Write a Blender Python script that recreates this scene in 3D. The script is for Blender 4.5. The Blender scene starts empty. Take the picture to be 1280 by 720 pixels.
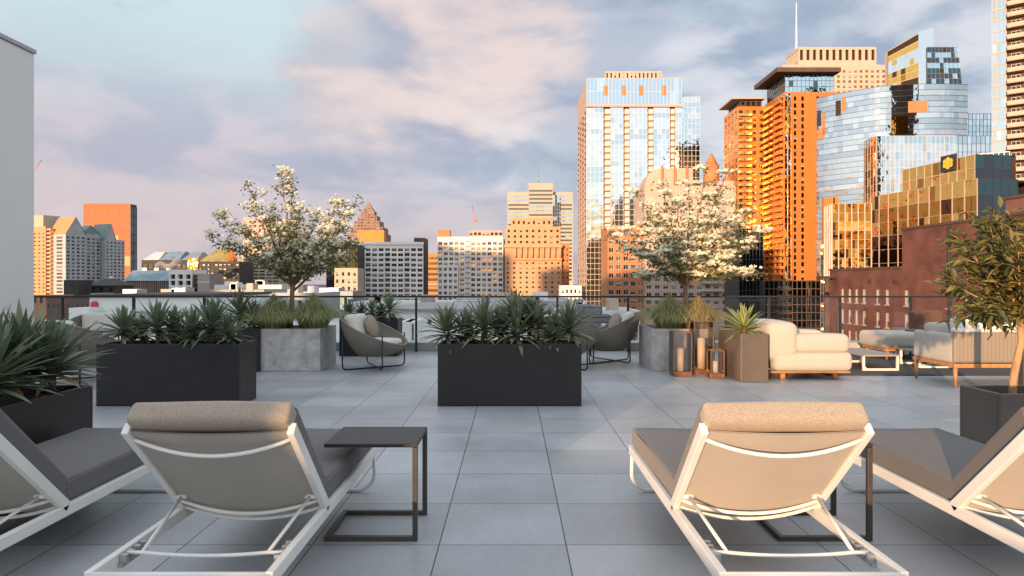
import bpy, math, random
from math import sin, cos, pi, radians, sqrt, atan2, exp
from mathutils import Vector, Matrix
S = bpy.context.scene
COL = S.collection
rnd = random.Random(11)
EXPO = .9
FOC, CAMZ, HORY = 853.0, 1.25, 352.0      # focal length in reference pixels, eye height, horizon row
def X(px, Y): return (px - 640.0) / FOC * Y
def Z(py, Y): return CAMZ - (py - HORY) / FOC * Y

# ------------------------------------------------------------------ mesh builder
class MB:
    def __init__(s): s.v = []; s.f = []; s.m = []; s.s = []
    def add(s, vs, fs, m=0, smooth=False, T=None):
        b = len(s.v)
        if T is not None: vs = [T @ Vector(v) for v in vs]
        s.v.extend([tuple(v) for v in vs])
        for f in fs:
            s.f.append(tuple(i + b for i in f)); s.m.append(m); s.s.append(smooth)
    def quad(s, a, b, c, d, m=0, smooth=False, T=None): s.add([a, b, c, d], [(0, 1, 2, 3)], m, smooth, T)
    def box(s, x0, x1, y0, y1, z0, z1, m=0, T=None):
        s.add([(x0, y0, z0), (x1, y0, z0), (x1, y1, z0), (x0, y1, z0), (x0, y0, z1), (x1, y0, z1), (x1, y1, z1), (x0, y1, z1)],
              [(0, 3, 2, 1), (4, 5, 6, 7), (0, 1, 5, 4), (1, 2, 6, 5), (2, 3, 7, 6), (3, 0, 4, 7)], m, False, T)
    def bar(s, a, b, w, h, m=0, up=(0, 0, 1)):
        a = Vector(a); b = Vector(b); d = (b - a).normalized(); u = Vector(up)
        r = d.cross(u).normalized(); u = r.cross(d)
        vs = []
        for p in (a, b):
            for sx, sz in ((-1, -1), (1, -1), (1, 1), (-1, 1)): vs.append(p + r * (w / 2 * sx) + u * (h / 2 * sz))
        s.add(vs, [(0, 1, 2, 3), (7, 6, 5, 4), (0, 4, 5, 1), (1, 5, 6, 2), (2, 6, 7, 3), (3, 7, 4, 0)], m)
    def tube(s, pts, r, n=8, m=0, closed=False):
        pts = [Vector(p) for p in pts]; N = len(pts)
        rs = r if isinstance(r, (list, tuple)) else [r] * N
        prev = None; vs = []
        for i, p in enumerate(pts):
            if closed: t = pts[(i + 1) % N] - pts[i - 1]
            else: t = pts[min(i + 1, N - 1)] - pts[max(i - 1, 0)]
            t.normalize()
            if prev is None:
                a = Vector((0, 0, 1)) if abs(t.z) < .9 else Vector((1, 0, 0))
                nrm = t.cross(a).normalized()
            else:
                nrm = prev - t * prev.dot(t); nrm.normalize()
            prev = nrm; bi = t.cross(nrm)
            for k in range(n):
                a = 2 * pi * k / n
                vs.append(p + (nrm * cos(a) + bi * sin(a)) * rs[i])
        fs = []
        for i in range(N if closed else N - 1):
            for k in range(n):
                j = (i + 1) % N
                fs.append((i * n + k, i * n + (k + 1) % n, j * n + (k + 1) % n, j * n + k))
        b = len(s.v); s.add(vs, fs, m, True)
        if not closed:
            s.f.append(tuple(b + k for k in reversed(range(n)))); s.m.append(m); s.s.append(False)
            s.f.append(tuple(b + (N - 1) * n + k for k in range(n))); s.m.append(m); s.s.append(False)
    def prism(s, poly, z0, z1, m=0, T=None, smooth=False):
        n = len(poly)
        s.add([(x, y, z0) for x, y in poly] + [(x, y, z1) for x, y in poly],
              [tuple(reversed(range(n))), tuple(range(n, 2 * n))], m, False, T)
        b = len(s.v) - 2 * n
        for i in range(n):
            j = (i + 1) % n
            s.f.append((b + i, b + j, b + n + j, b + n + i)); s.m.append(m); s.s.append(smooth)
    def cyl(s, x, y, z0, z1, r, n=16, m=0, r2=None):
        r2 = r if r2 is None else r2
        vs = [(x + r * cos(2 * pi * k / n), y + r * sin(2 * pi * k / n), z0) for k in range(n)] + [(x + r2 * cos(2 * pi * k / n), y + r2 * sin(2 * pi * k / n), z1) for k in range(n)]
        b = len(s.v)
        s.add(vs, [(k, (k + 1) % n, n + (k + 1) % n, n + k) for k in range(n)], m, True)
        s.f += [tuple(b + k for k in reversed(range(n))), tuple(b + n + k for k in range(n))]; s.m += [m, m]; s.s += [False, False]
    def rbox(s, c, h, r, bulge=(0, 0, 0), m=0, T=None, n=6, wob=0):
        """rounded, slightly stuffed box: centre c, half sizes h, corner radius r"""
        def ticks(H):
            e = [H - r + r * sin(radians(a)) for a in (0, 22, 45, 68, 90)]
            inner = [(-1 + 2 * i / n) * (H - r) for i in range(1, n)]
            return [-x for x in reversed(e)] + inner + e
        tk = [ticks(H) for H in h]
        for ax in range(3):
            o1, o2 = (ax + 1) % 3, (ax + 2) % 3
            for sg in (-1, 1):
                A, Bt = tk[o1], tk[o2]; vs = []
                for a in A:
                    for b in Bt:
                        p = [0, 0, 0]; p[ax] = sg * h[ax]; p[o1] = a; p[o2] = b
                        q = [max(-(h[i] - r), min(h[i] - r, p[i])) for i in range(3)]
                        d = Vector([p[i] - q[i] for i in range(3)])
                        L = d.length
                        if L > 1e-9: p = [q[i] + d[i] / L * r for i in range(3)]
                        for i in range(3):
                            j, k = (i + 1) % 3, (i + 2) % 3
                            p[i] += (1 if p[i] > 0 else -1) * bulge[i] * max(0, 1 - (p[j] / h[j]) ** 2) * max(0, 1 - (p[k] / h[k]) ** 2) * min(1, abs(p[i]) / h[i])
                        if wob: p[2] += wob * (sin(p[0] * 9 + 1) * sin(p[1] * 7 + .5))
                        vs.append((p[0] + c[0], p[1] + c[1], p[2] + c[2]))
                nb = len(Bt); fs = []
                for i in range(len(A) - 1):
                    for j in range(nb - 1):
                        f = (i * nb + j, (i + 1) * nb + j, (i + 1) * nb + j + 1, i * nb + j + 1)
                        fs.append(f if sg > 0 else tuple(reversed(f)))
                s.add(vs, fs, m, True, T)
    def build(s, name, mats, parent=None, bevel=0, merge=False, loc=None):
        me = bpy.data.meshes.new(name)
        me.from_pydata(s.v, [], s.f)
        for mt in (mats if isinstance(mats, (list, tuple)) else [mats]): me.materials.append(mt)
        me.polygons.foreach_set('material_index', s.m)
        me.polygons.foreach_set('use_smooth', s.s)
        if merge:
            import bmesh
            bm = bmesh.new(); bm.from_mesh(me); bmesh.ops.remove_doubles(bm, verts=bm.verts, dist=1e-4); bm.to_mesh(me); bm.free()
        me.update()
        return link(name, me, parent, bevel, loc)

def link(name, me, parent=None, bevel=0, loc=None):
    o = bpy.data.objects.new(name, me); COL.objects.link(o)
    if parent: o.parent = parent
    if loc is not None: o.location = loc
    if bevel:
        b = o.modifiers.new('bevel', 'BEVEL'); b.width = bevel; b.segments = 2; b.limit_method = 'ANGLE'; b.angle_limit = radians(40)
    return o
def tag(o, label=None, cat=None, group=None, kind=None):
    if label: o['label'] = label
    if cat: o['category'] = cat
    if group: o['group'] = group
    if kind: o['kind'] = kind
    return o
def thing(name, label, cat, loc=(0, 0, 0), rz=0, group=None):
    o = bpy.data.objects.new(name, None); COL.objects.link(o); o.empty_display_size = .1
    o.location = loc; o.rotation_euler = (0, 0, rz)
    return tag(o, label, cat, group)
def copy_tree(o, parent=None, kids=None):
    c = o.copy(); COL.objects.link(c)
    if parent: c.parent = parent
    for ch in list(o.children): copy_tree(ch, c)
    return c
ORD = ['first', 'second', 'third', 'fourth', 'fifth', 'sixth', 'seventh', 'eighth', 'ninth', 'tenth', 'eleventh', 'twelfth']

# ------------------------------------------------------------------ materials
MATS = {}
def nn(nt, t, **kw):
    n = nt.nodes.new(t)
    for k, v in kw.items(): setattr(n, k, v)
    return n
def mat(name, col, rough=.6, metal=0.0, var=0.0, vscale=4.0, bump=0.0, bscale=60.0, spec=.5, coat=0.0, col2=None, rvar=0.0, stretch=None, sheen=0.0, trans=0.0, wave=None, detail=4, leafy=False):
    m = bpy.data.materials.new(name); m.use_nodes = True
    nt = m.node_tree; b = nt.nodes['Principled BSDF']; L = nt.links.new
    c = (*col, 1); b.inputs['Base Color'].default_value = c
    b.inputs['Roughness'].default_value = rough; b.inputs['Metallic'].default_value = metal
    b.inputs['Specular IOR Level'].default_value = spec
    b.inputs['Coat Weight'].default_value = coat
    b.inputs['Sheen Weight'].default_value = sheen
    tc = nn(nt, 'ShaderNodeTexCoord'); src = tc.outputs['Object']
    if stretch:
        mp = nn(nt, 'ShaderNodeMapping'); mp.inputs['Scale'].default_value = stretch; L(src, mp.inputs[0]); src = mp.outputs[0]
    if var or col2:
        no = nn(nt, 'ShaderNodeTexNoise'); no.inputs['Scale'].default_value = vscale; no.inputs['Detail'].default_value = detail; no.inputs['Roughness'].default_value = .6
        L(src, no.inputs['Vector'])
        rp = nn(nt, 'ShaderNodeMapRange'); rp.inputs[1].default_value = .3; rp.inputs[2].default_value = .7; L(no.outputs['Fac'], rp.inputs[0])
        mx = nn(nt, 'ShaderNodeMix', data_type='RGBA')
        d = col2 if col2 else tuple(x * (1 - var) for x in col)
        u = col if col2 else tuple(min(1, x * (1 + var)) for x in col)
        mx.inputs[6].default_value = (*d, 1); mx.inputs[7].default_value = (*u, 1)
        L(rp.outputs[0], mx.inputs[0]); out = mx.outputs[2]
        if leafy:
            oi = nn(nt, 'ShaderNodeObjectInfo'); hs = nn(nt, 'ShaderNodeHueSaturation')
            mr = nn(nt, 'ShaderNodeMapRange'); mr.inputs[3].default_value = .8; mr.inputs[4].default_value = 1.25; L(oi.outputs['Random'], mr.inputs[0]); L(mr.outputs[0], hs.inputs['Value'])
            L(out, hs.inputs['Color']); out = hs.outputs[0]
        L(out, b.inputs['Base Color'])
        if rvar:
            r2 = nn(nt, 'ShaderNodeMapRange'); r2.inputs[3].default_value = max(0, rough - rvar); r2.inputs[4].default_value = min(1, rough + rvar)
            L(no.outputs['Fac'], r2.inputs[0]); L(r2.outputs[0], b.inputs['Roughness'])
    if bump:
        bp = nn(nt, 'ShaderNodeBump'); bp.inputs['Strength'].default_value = bump; bp.inputs['Distance'].default_value = .01
        if wave:
            wv = nn(nt, 'ShaderNodeTexWave', bands_direction=wave); wv.inputs['Scale'].default_value = bscale; wv.inputs['Distortion'].default_value = .6; L(src, wv.inputs[0]); L(wv.outputs['Fac'], bp.inputs['Height'])
        else:
            n2 = nn(nt, 'ShaderNodeTexNoise'); n2.inputs['Scale'].default_value = bscale; n2.inputs['Detail'].default_value = 3; L(src, n2.inputs['Vector']); L(n2.outputs['Fac'], bp.inputs['Height'])
        L(bp.outputs[0], b.inputs['Normal'])
    if trans:      # leaves let some light through
        tr = nn(nt, 'ShaderNodeBsdfTranslucent'); tr.inputs[0].default_value = (*[min(1, x * 1.5) for x in col], 1)
        ms = nn(nt, 'ShaderNodeMixShader'); ms.inputs[0].default_value = trans
        L(b.outputs[0], ms.inputs[1]); L(tr.outputs[0], ms.inputs[2]); L(ms.outputs[0], nt.nodes['Material Output'].inputs[0])
    MATS[name] = m
    return m
def clear_glass(name, tint=(.93, .96, .95), refl=.06):
    m = bpy.data.materials.new(name); m.use_nodes = True; nt = m.node_tree; nt.nodes.clear(); L = nt.links.new
    o = nn(nt, 'ShaderNodeOutputMaterial'); t = nn(nt, 'ShaderNodeBsdfTransparent'); t.inputs[0].default_value = (*tint, 1)
    g = nn(nt, 'ShaderNodeBsdfGlossy'); g.inputs['Roughness'].default_value = .01
    f = nn(nt, 'ShaderNodeFresnel'); f.inputs[0].default_value = 1.45
    mu = nn(nt, 'ShaderNodeMath', operation='MULTIPLY_ADD'); mu.inputs[1].default_value = 1.0; mu.inputs[2].default_value = refl - .035
    L(f.outputs[0], mu.inputs[0])
    x = nn(nt, 'ShaderNodeMixShader'); L(mu.outputs[0], x.inputs[0]); L(t.outputs[0], x.inputs[1]); L(g.outputs[0], x.inputs[2]); L(x.outputs[0], o.inputs[0])
    return m
def bricky(name, c1, c2, mortar, sc, bw=.22, rh=.075, ms=.012, rough=.85, axis='XZ', stain=.3):
    """brick-type pattern laid on a vertical wall in metres (object space, or generated from the wall's own u,z)"""
    m = bpy.data.materials.new(name); m.use_nodes = True; nt = m.node_tree; L = nt.links.new; b = nt.nodes['Principled BSDF']
    tc = nn(nt, 'ShaderNodeTexCoord'); sp = nn(nt, 'ShaderNodeSeparateXYZ'); L(tc.outputs['Object'], sp.inputs[0])
    ad = nn(nt, 'ShaderNodeMath', operation='ADD'); L(sp.outputs[0], ad.inputs[0]); L(sp.outputs[1], ad.inputs[1])
    cb = nn(nt, 'ShaderNodeCombineXYZ'); L(ad.outputs[0], cb.inputs[0]); L(sp.outputs[2], cb.inputs[1])
    br = nn(nt, 'ShaderNodeTexBrick'); br.inputs['Scale'].default_value = sc; br.inputs['Brick Width'].default_value = bw; br.inputs['Row Height'].default_value = rh; br.inputs['Mortar Size'].default_value = ms
    br.inputs['Color1'].default_value = (*c1, 1); br.inputs['Color2'].default_value = (*c2, 1); br.inputs['Mortar'].default_value = (*mortar, 1)
    L(cb.outputs[0], br.inputs[0])
    no = nn(nt, 'ShaderNodeTexNoise'); no.inputs['Scale'].default_value = .35; no.inputs['Detail'].default_value = 7; L(tc.outputs['Object'], no.inputs['Vector'])
    mr = nn(nt, 'ShaderNodeMapRange'); mr.inputs[1].default_value = .3; mr.inputs[2].default_value = .7; mr.inputs[3].default_value = 1 - stain; mr.inputs[4].default_value = 1 + stain; L(no.outputs['Fac'], mr.inputs[0])
    mx = nn(nt, 'ShaderNodeMix', data_type='RGBA', blend_type='MULTIPLY'); mx.inputs[0].default_value = 1; L(br.outputs[0], mx.inputs[6]); L(mr.outputs[0], mx.inputs[7])
    L(mx.outputs[2], b.inputs['Base Color']); b.inputs['Roughness'].default_value = rough
    return m

white_metal = mat('white_metal', (.78, .76, .72), .38, 0, .05, 6, spec=.5)
dark_metal = mat('dark_metal', (.05, .042, .036), .42, .0, .15, 5)
rail_black = mat('rail_black', (.014, .014, .015), .45)
black_wire = mat('black_wire', (.015, .015, .016), .4)
planter_black = mat('planter_black', (.013, .013, .015), .42, 0, .2, 2.5, rvar=.16, bump=.05, bscale=250)
planter_brown = mat('planter_brown', (.115, .094, .079), .40, .1, .12, 2.0, rvar=.08)
soil = mat('soil', (.028, .022, .018), .95, 0, .5, 30, bump=1.0, bscale=60)
cushion_taupe = mat('cushion_taupe', (.38, .315, .245), .95, 0, .34, 260, bump=.5, bscale=700, sheen=.25, detail=2)
cushion_mid = mat('cushion_mid', (.105, .098, .096), .95, 0, .38, 260, bump=.5, bscale=700, sheen=.25, detail=2)
cushion_grey = mat('cushion_grey', (.125, .125, .135), .95, 0, .16, 260, bump=.45, bscale=700, sheen=.2, detail=2)
sling = mat('sling', (.47, .425, .37), .8, 0, .06, 3, bump=.25, bscale=900, trans=.08)
cream = mat('cream_fabric', (.45, .42, .37), .93, 0, .05, 40, bump=.3, bscale=500, sheen=.2)
white_fab = mat('white_fabric', (.64, .615, .575), .92, 0, .04, 30, bump=.3, bscale=450, sheen=.2)
pillow_fab = mat('pillow_fabric', (.33, .27, .21), .93, 0, .1, 90, bump=.4, bscale=400)
rope_taupe = mat('rope_taupe', (.265, .235, .2), .8, 0, .18, 60, bump=.8, bscale=26, wave='Z')
rope_beige = mat('rope_beige', (.36, .30, .23), .8, 0, .12, 60, bump=1.0, bscale=20, wave='X')
rope_brown = mat('rope_brown', (.13, .07, .05), .75, 0, .2, 60, bump=.8, bscale=20, wave='X')
teak = mat('teak', (.42, .2, .075), .5, 0, .25, 6, bump=.1, bscale=40, stretch=(3, 3, .6))
concrete = mat('concrete', (.47, .46, .445), .85, 0, .30, 7, bump=.25, bscale=45, detail=8)
bulk_white = mat('bulkhead_paint', (.80, .80, .81), .6, 0, .03, 1.2, bump=.03, bscale=90)
cap_metal = mat('cap_metal', (.42, .43, .45), .4, .5)
copper = mat('copper', (.27, .14, .07), .38, .75, .15, 12)
candle = mat('candle_wax', (.62, .52, .42), .5)
rug_mat = mat('rug_fabric', (.06, .058, .06), .97, 0, .2, 120, bump=.6, bscale=300)
table_top = mat('table_top', (.02, .018, .017), .5, 0, .25, 8, bump=.05, bscale=120)
ct_top = mat('coffee_table_top', (.33, .27, .22), .5, 0, .1, 6)
bark = mat('bark', (.2, .145, .1), .9, 0, .35, 14, bump=.7, bscale=40, stretch=(1, 1, .35))
bark_tan = mat('bark_tan', (.42, .27, .15), .85, 0, .3, 18, bump=.5, bscale=50, stretch=(1, 1, .4))
rail_glass = clear_glass('rail_glass', (.975, .985, .98), .045)
lantern_glass = clear_glass('lantern_glass', (.97, .95, .93), .07)
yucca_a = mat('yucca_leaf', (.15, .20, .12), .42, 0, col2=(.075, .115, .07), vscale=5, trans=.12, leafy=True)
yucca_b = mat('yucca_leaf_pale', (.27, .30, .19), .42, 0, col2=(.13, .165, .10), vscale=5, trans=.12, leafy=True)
yucca_dead = mat('yucca_stem', (.13, .1, .07), .9, 0, .3, 30, bump=.8, bscale=50)
yucca_brown = mat('yucca_leaf_dry', (.26, .18, .09), .8, 0, .25, 9, trans=.1)
agave_edge = mat('agave_edge', (.5, .48, .2), .5, 0, .1, 10, trans=.2)
agave_core = mat('agave_core', (.14, .2, .07), .5, 0, .2, 10, trans=.15)
grass_m = mat('grass_blade', (.31, .35, .16), .7, 0, col2=(.16, .20, .075), vscale=8, trans=.25)
grass_lt = mat('grass_blade_pale', (.44, .48, .25), .7, 0, .15, 8, trans=.25)
grass_dry = mat('grass_blade_dry', (.45, .34, .15), .7, 0, .2, 8, trans=.25)
leaf_m = mat('tree_leaf', (.17, .18, .06), .6, 0, col2=(.065, .085, .028), vscale=9, trans=.25)
bract_m = mat('blossom', (.86, .81, .62), .7, 0, .08, 9, trans=.25)
olive_m = mat('olive_leaf', (.15, .145, .045), .5, 0, col2=(.045, .058, .02), vscale=14, trans=.25)
olive_y = mat('olive_leaf_young', (.26, .22, .075), .5, 0, .2, 14, trans=.3)
# ------------------------------------------------------------------ the terrace
def deck_material():
    m = bpy.data.materials.new('porcelain_tiles'); m.use_nodes = True; nt = m.node_tree; L = nt.links.new; b = nt.nodes['Principled BSDF']
    tc = nn(nt, 'ShaderNodeTexCoord')
    mp = nn(nt, 'ShaderNodeMapping'); mp.inputs['Location'].default_value = (.346, -.24, 0); L(tc.outputs['Object'], mp.inputs[0])
    br = nn(nt, 'ShaderNodeTexBrick', offset=0.0, squash=1.0)
    br.inputs['Scale'].default_value = 1; br.inputs['Brick Width'].default_value = .603; br.inputs['Row Height'].default_value = .6; br.inputs['Mortar Size'].default_value = .0034; br.inputs['Mortar Smooth'].default_value = .2; br.inputs['Bias'].default_value = 0
    br.inputs['Color1'].default_value = (.43, .448, .468, 1); br.inputs['Color2'].default_value = (.335, .35, .37, 1); br.inputs['Mortar'].default_value = (.05, .055, .06, 1)
    L(mp.outputs[0], br.inputs[0])
    n1 = nn(nt, 'ShaderNodeTexNoise'); n1.inputs['Scale'].default_value = 1.1; n1.inputs['Detail'].default_value = 6; n1.inputs['Roughness'].default_value = .6; L(tc.outputs['Object'], n1.inputs['Vector'])
    n2 = nn(nt, 'ShaderNodeTexNoise'); n2.inputs['Scale'].default_value = 38; n2.inputs['Detail'].default_value = 5; L(tc.outputs['Object'], n2.inputs['Vector'])
    a = nn(nt, 'ShaderNodeMapRange'); a.inputs[1].default_value = .3; a.inputs[2].default_value = .7; a.inputs[3].default_value = .79; a.inputs[4].default_value = 1.12; L(n1.outputs['Fac'], a.inputs[0])
    c = nn(nt, 'ShaderNodeMapRange'); c.inputs[1].default_value = .3; c.inputs[2].default_value = .7; c.inputs[3].default_value = .93; c.inputs[4].default_value = 1.07; L(n2.outputs['Fac'], c.inputs[0])
    mu = nn(nt, 'ShaderNodeMath', operation='MULTIPLY'); L(a.outputs[0], mu.inputs[0]); L(c.outputs[0], mu.inputs[1])
    mx = nn(nt, 'ShaderNodeMix', data_type='RGBA', blend_type='MULTIPLY'); mx.inputs[0].default_value = 1; L(br.outputs[0], mx.inputs[6]); L(mu.outputs[0], mx.inputs[7]); L(mx.outputs[2], b.inputs['Base Color'])
    r = nn(nt, 'ShaderNodeMapRange'); r.inputs[1].default_value = .3; r.inputs[2].default_value = .7; r.inputs[3].default_value = .34; r.inputs[4].default_value = .52; L(n1.outputs['Fac'], r.inputs[0]); L(r.outputs[0], b.inputs['Roughness'])
    bp = nn(nt, 'ShaderNodeBump'); bp.inputs['Strength'].default_value = .25; bp.inputs['Distance'].default_value = .002; bp.invert = True; L(br.outputs['Fac'], bp.inputs['Height']); L(bp.outputs[0], b.inputs['Normal'])
    return m
mb = MB(); mb.box(-12, 16, -5.2, 12.3, -.25, 0)
tag(mb.build('deck_floor', deck_material()), kind='structure')
# kerb at the outer edge of the deck
kerb_m = mat('kerb_concrete', (.55, .55, .53), .85, 0, .1, 3, bump=.15, bscale=40)
mb = MB(); mb.box(-12, 16, 12.303, 12.75, -.25, .15)
tag(mb.build('edge_kerb', kerb_m, bevel=.01), kind='structure')

# glass balustrade
rl = thing('glass_railing', 'black framed glass railing running along the far edge of the terrace', 'railing', (0, 12.15, 0))
mb = MB(); mb.box(-12, 16, -.025, .025, .966, .998); mb.build('top_rail', rail_black, rl, bevel=.004)
mb = MB(); mb.box(-.018, .018, -.025, .025, 0, .963); po = mb.build('post', rail_black, rl); pm = po.data; bpy.data.objects.remove(po)
posts = [X(79 + 88.25 * k, 12.15) for k in range(-1, 16)]
for x in posts: link('post', pm, rl, 0, (x, 0, 0))
mb = MB(); mb.box(.026, posts[1] - posts[0] - .026, -.006, .006, .06, .95); go = mb.build('glass_panel', rail_glass, rl); gm = go.data; bpy.data.objects.remove(go)
for x in posts[:-1]: link('glass_panel', gm, rl, 0, (x, 0, 0))

# white stair bulkhead at the left
bk = thing('stair_bulkhead', 'tall plain pale grey rooftop wall block beside the spiky planter', 'wall', (-6.3, 9.0, 0))
h = Z(62, 9.0)
mb = MB(); mb.box(-5, 0, -3.4, 0, .001, h - .06); mb.build('wall', bulk_white, bk, bevel=.01)
mb = MB(); mb.box(-5.02, .02, -3.42, .02, h - .058, h); mb.build('coping', cap_metal, bk, bevel=.008)

# back parapet of the same terrace, behind the viewer
pw = thing('parapet_wall', 'low rendered parapet along the rear of the terrace behind the viewer', 'wall', (0, -5, 0))
mb = MB(); mb.box(-12, 16, -.15, .15, 0, 1.06); mb.build('wall', bulk_white, pw)
mb = MB(); mb.box(-12, 16, -.2, .2, 1.062, 1.1); mb.build('coping', cap_metal, pw)
st = thing('shade_storey', 'unseen plain block behind the terrace, shaped to throw shade over its shaded half', 'building', (-7.62, -12, 0))  # unseen block, edge slanted along the sun to place the deck's shade line
mb = MB(); mb.prism([(-40, 0), (-46, -14), (-7.2, -14), (0, 0)], -.25, 4.2); mb.build('wall', bulk_white, st)
mb = MB(); mb.prism([(-40, 0), (-46, -14), (-7.2, -14), (0, 0)], 4.202, 4.4); mb.build('coping', cap_metal, st)

# ------------------------------------------------------------------ sun loungers
def arc_bar(x0, x1, y, z, sag, dy=0, n=13):
    return [(x0 + (x1 - x0) * t, y + dy * (1 - (2 * t - 1) ** 2), z - sag * (1 - (2 * t - 1) ** 2)) for t in [i / (n - 1) for i in range(n)]]
def make_lounger():
    """centre line at x = 0, head end nearest -y; y = 0 at the head end of the rails"""
    W = .305
    t = thing('sun_lounger', '', 'sun lounger')
    for s in (-1, 1):
        mb = MB(); mb.box(s * W - .014, s * W + .014, 0, 1.78, .225, .275); mb.build('side_rail', white_metal, t, bevel=.004)
    for y0 in (.05, 1.74):      # sled shaped tube legs
        mb = MB(); pts = []
        zt = .24; R = .1
        pts.append((-W, y0, zt))
        for a in range(0, 91, 15): pts.append((-W + R - R * cos(radians(a)), y0 + (.02 if y0 > 1 else -.02), .012 + R - R * sin(radians(a))))
        pts += [(-p[0], p[1], p[2]) for p in reversed(pts)]
        mb.tube(pts, .011, 8); mb.build('leg', white_metal, t)
    mb = MB(); mb.tube([(-W, .008, .262), (W, .008, .262)], .011); mb.build('cross_bar', white_metal, t)
    # seat
    mb = MB(); mb.box(-W + .02, W - .02, .7, 1.76, .262, .274); mb.build('seat_sling', sling, t)
    mb = MB(); mb.rbox((0, 1.24, .327), (W - .002, .545, .052), .022, (.0, .0, .007), n=12, wob=.0035); sc_ = mb.build('seat_cushion', MATS['cushion_mid'], t)
    mb = MB(); e = W - .012; mb.tube([(-e, .71, .372), (e, .71, .372), (e, 1.77, .372), (-e, 1.77, .372)], .0045, 6, closed=True); mb.build('piping', MATS['cushion_mid'], sc_)
    # back, hinged at y=.67 z=.26, leaning to y=.22 z=.70
    P = Vector((0, .70, .262)); Q = Vector((0, .235, .705)); d = (Q - P); Lb = d.length; d.normalize(); nrm = Vector((0, d.z, -d.y))    # nrm points up/foot-ward
    if nrm.z < 0: nrm = -nrm
    T = Matrix(((1, 0, 0, 0), (0, d.y, nrm.y, P.y), (0, d.z, nrm.z, P.z), (0, 0, 0, 1)))      # local x across, y along the back, z off its face
    for s in (-1, 1):
        mb = MB(); mb.box(s * W - .014, s * W + .014, 0, Lb + .005, -.024, .024, T=T); mb.build('back_rail', white_metal, t, bevel=.004)
    # bowed cross bars
    for (f, sag, x) in ((.93, .055, .9), (.16, .05, 1), (.06, .045, .96)):
        mb = MB(); pts = [T @ Vector((p[0], f * Lb - .3 * (W * W - p[0] ** 2) / (W * W) * sag * 2.4, -.012 - .8 * (W * W - p[0] ** 2) / (W * W) * sag * 1.2)) for p in arc_bar(-W, W, 0, 0, 0)]
        mb.tube(pts, .008, 8); mb.build('bow_bar', white_metal, t)
    mb = MB()       # sling panel, sagging slightly backwards
    nx, ny = 10, 6
    for side in (0, 1):
        vs = []
        for j in range(ny + 1):
            for i in range(nx + 1):
                u = -1 + 2 * i / nx; yy = Lb * (.055 + .945 * j / ny) + (-.022 * (1 - u * u) if j == 0 else 0)
                vs.append((u * (W - .012), yy, -.010 - .028 * (1 - u * u) * (1 - .5 * j / ny) + side * .006))
        fs = [(j * (nx + 1) + i, j * (nx + 1) + i + 1, (j + 1) * (nx + 1) + i + 1, (j + 1) * (nx + 1) + i) for j in range(ny) for i in range(nx)]
        if side == 0: fs = [tuple(reversed(f)) for f in fs]
        mb.add(vs, fs, 0, True, T)
    mb.build('back_sling', sling, t)
    bc = MB()
    bc.rbox((0, Lb * .5 + .0, .064), (W - .004, Lb * .5 - .01, .05), .022, (0, 0, .006), T=T, n=8)
    bc.build('back_cushion', MATS['cushion_mid'], t)
    hr = MB(); hr.rbox((0, Lb + .004, .050), (W - .004, .044, .046), .021, (0, .005, .005), T=T, n=12, wob=.004)
    hr.build('head_roll', MATS['cushion_taupe'], t)
    # prop struts and their foot bar
    top = T @ Vector((0, Lb * .22, -.02)); bot = Vector((0, .2, .262))
    for s in (-1, 1):
        mb = MB(); mb.tube([(s * (W - .035), top.y, top.z), (s * (W - .075), bot.y, bot.z)], .0072); sb = mb.build('strut', white_metal, t)
        mb = MB(); mb.tube([(s * (W - .012), top.y, top.z), (s * (W - .055), top.y, top.z)], .010); mb.build('pivot_pin', white_metal, sb)
        mb = MB(); mb.box(s * (W - .024) - .008, s * (W - .024) + .008, .15, .32, .226, .240)
        for k in range(4): mb.box(s * (W - .028) - .012, s * (W - .028) + .012, .16 + k * .042, .178 + k * .042, .236, .268)
        mb.build('notch_rack', cap_metal, t)
    mb = MB(); mb.tube([(-W + .02, .2, .262)] + arc_bar(-W + .075, W - .075, .2, .262, .012) + [(W - .02, .2, .262)], .0072); mb.build('foot_bar', white_metal, t)
    return t
LG = make_lounger()
lspots = [(-2.26, 'sun lounger at the left frame edge, in shade beside the spiky black planter'),
          (-1.12, 'shaded sun lounger seen from behind with one small table over its seat at right'),
          (1.015, 'sunlit sun lounger with a glowing beige back sling seen fully from behind'),
          (2.245, 'sun lounger at the right frame edge with dark grey seat half in shade')]
for i, (x, lb) in enumerate(lspots):
    o = LG if i == 0 else copy_tree(LG)
    o.location = (x, 2.29, 0); tag(o, lb, 'sun lounger', 'sun loungers in a row across the foreground')
# C-shaped side tables
def make_side_table():
    t = thing('side_table', '', 'side table')
    w, d, h, s = .45, .39, .47, .024
    mb = MB(); mb.box(0, w, 0, d, h - .018, h); mb.build('table_top', table_top, t, bevel=.003)
    mb = MB(); mb.box(0, w, 0, s, 0, s); mb.box(0, w, d - s, d, 0, s); mb.box(0, s, s, d - s, 0, s); mb.build('base_frame', dark_metal, t, bevel=.002)
    for y in (0, d - s):
        mb = MB(); mb.box(w - s, w, y, y + s, s + .001, h - .019); mb.build('leg', dark_metal, t, bevel=.002)
    return t
st1 = make_side_table(); st1.location = (-.905, 3.28, 0); tag(st1, 'black C-shaped side table reaching over the shaded lounger with an orange-lit leg', 'side table', 'black side tables by the loungers')
st2 = copy_tree(st1); st2.location = (1.285, 3.28, 0); tag(st2, 'black C-shaped side table standing between the two sunlit loungers', 'side table', 'black side tables by the loungers')

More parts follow.
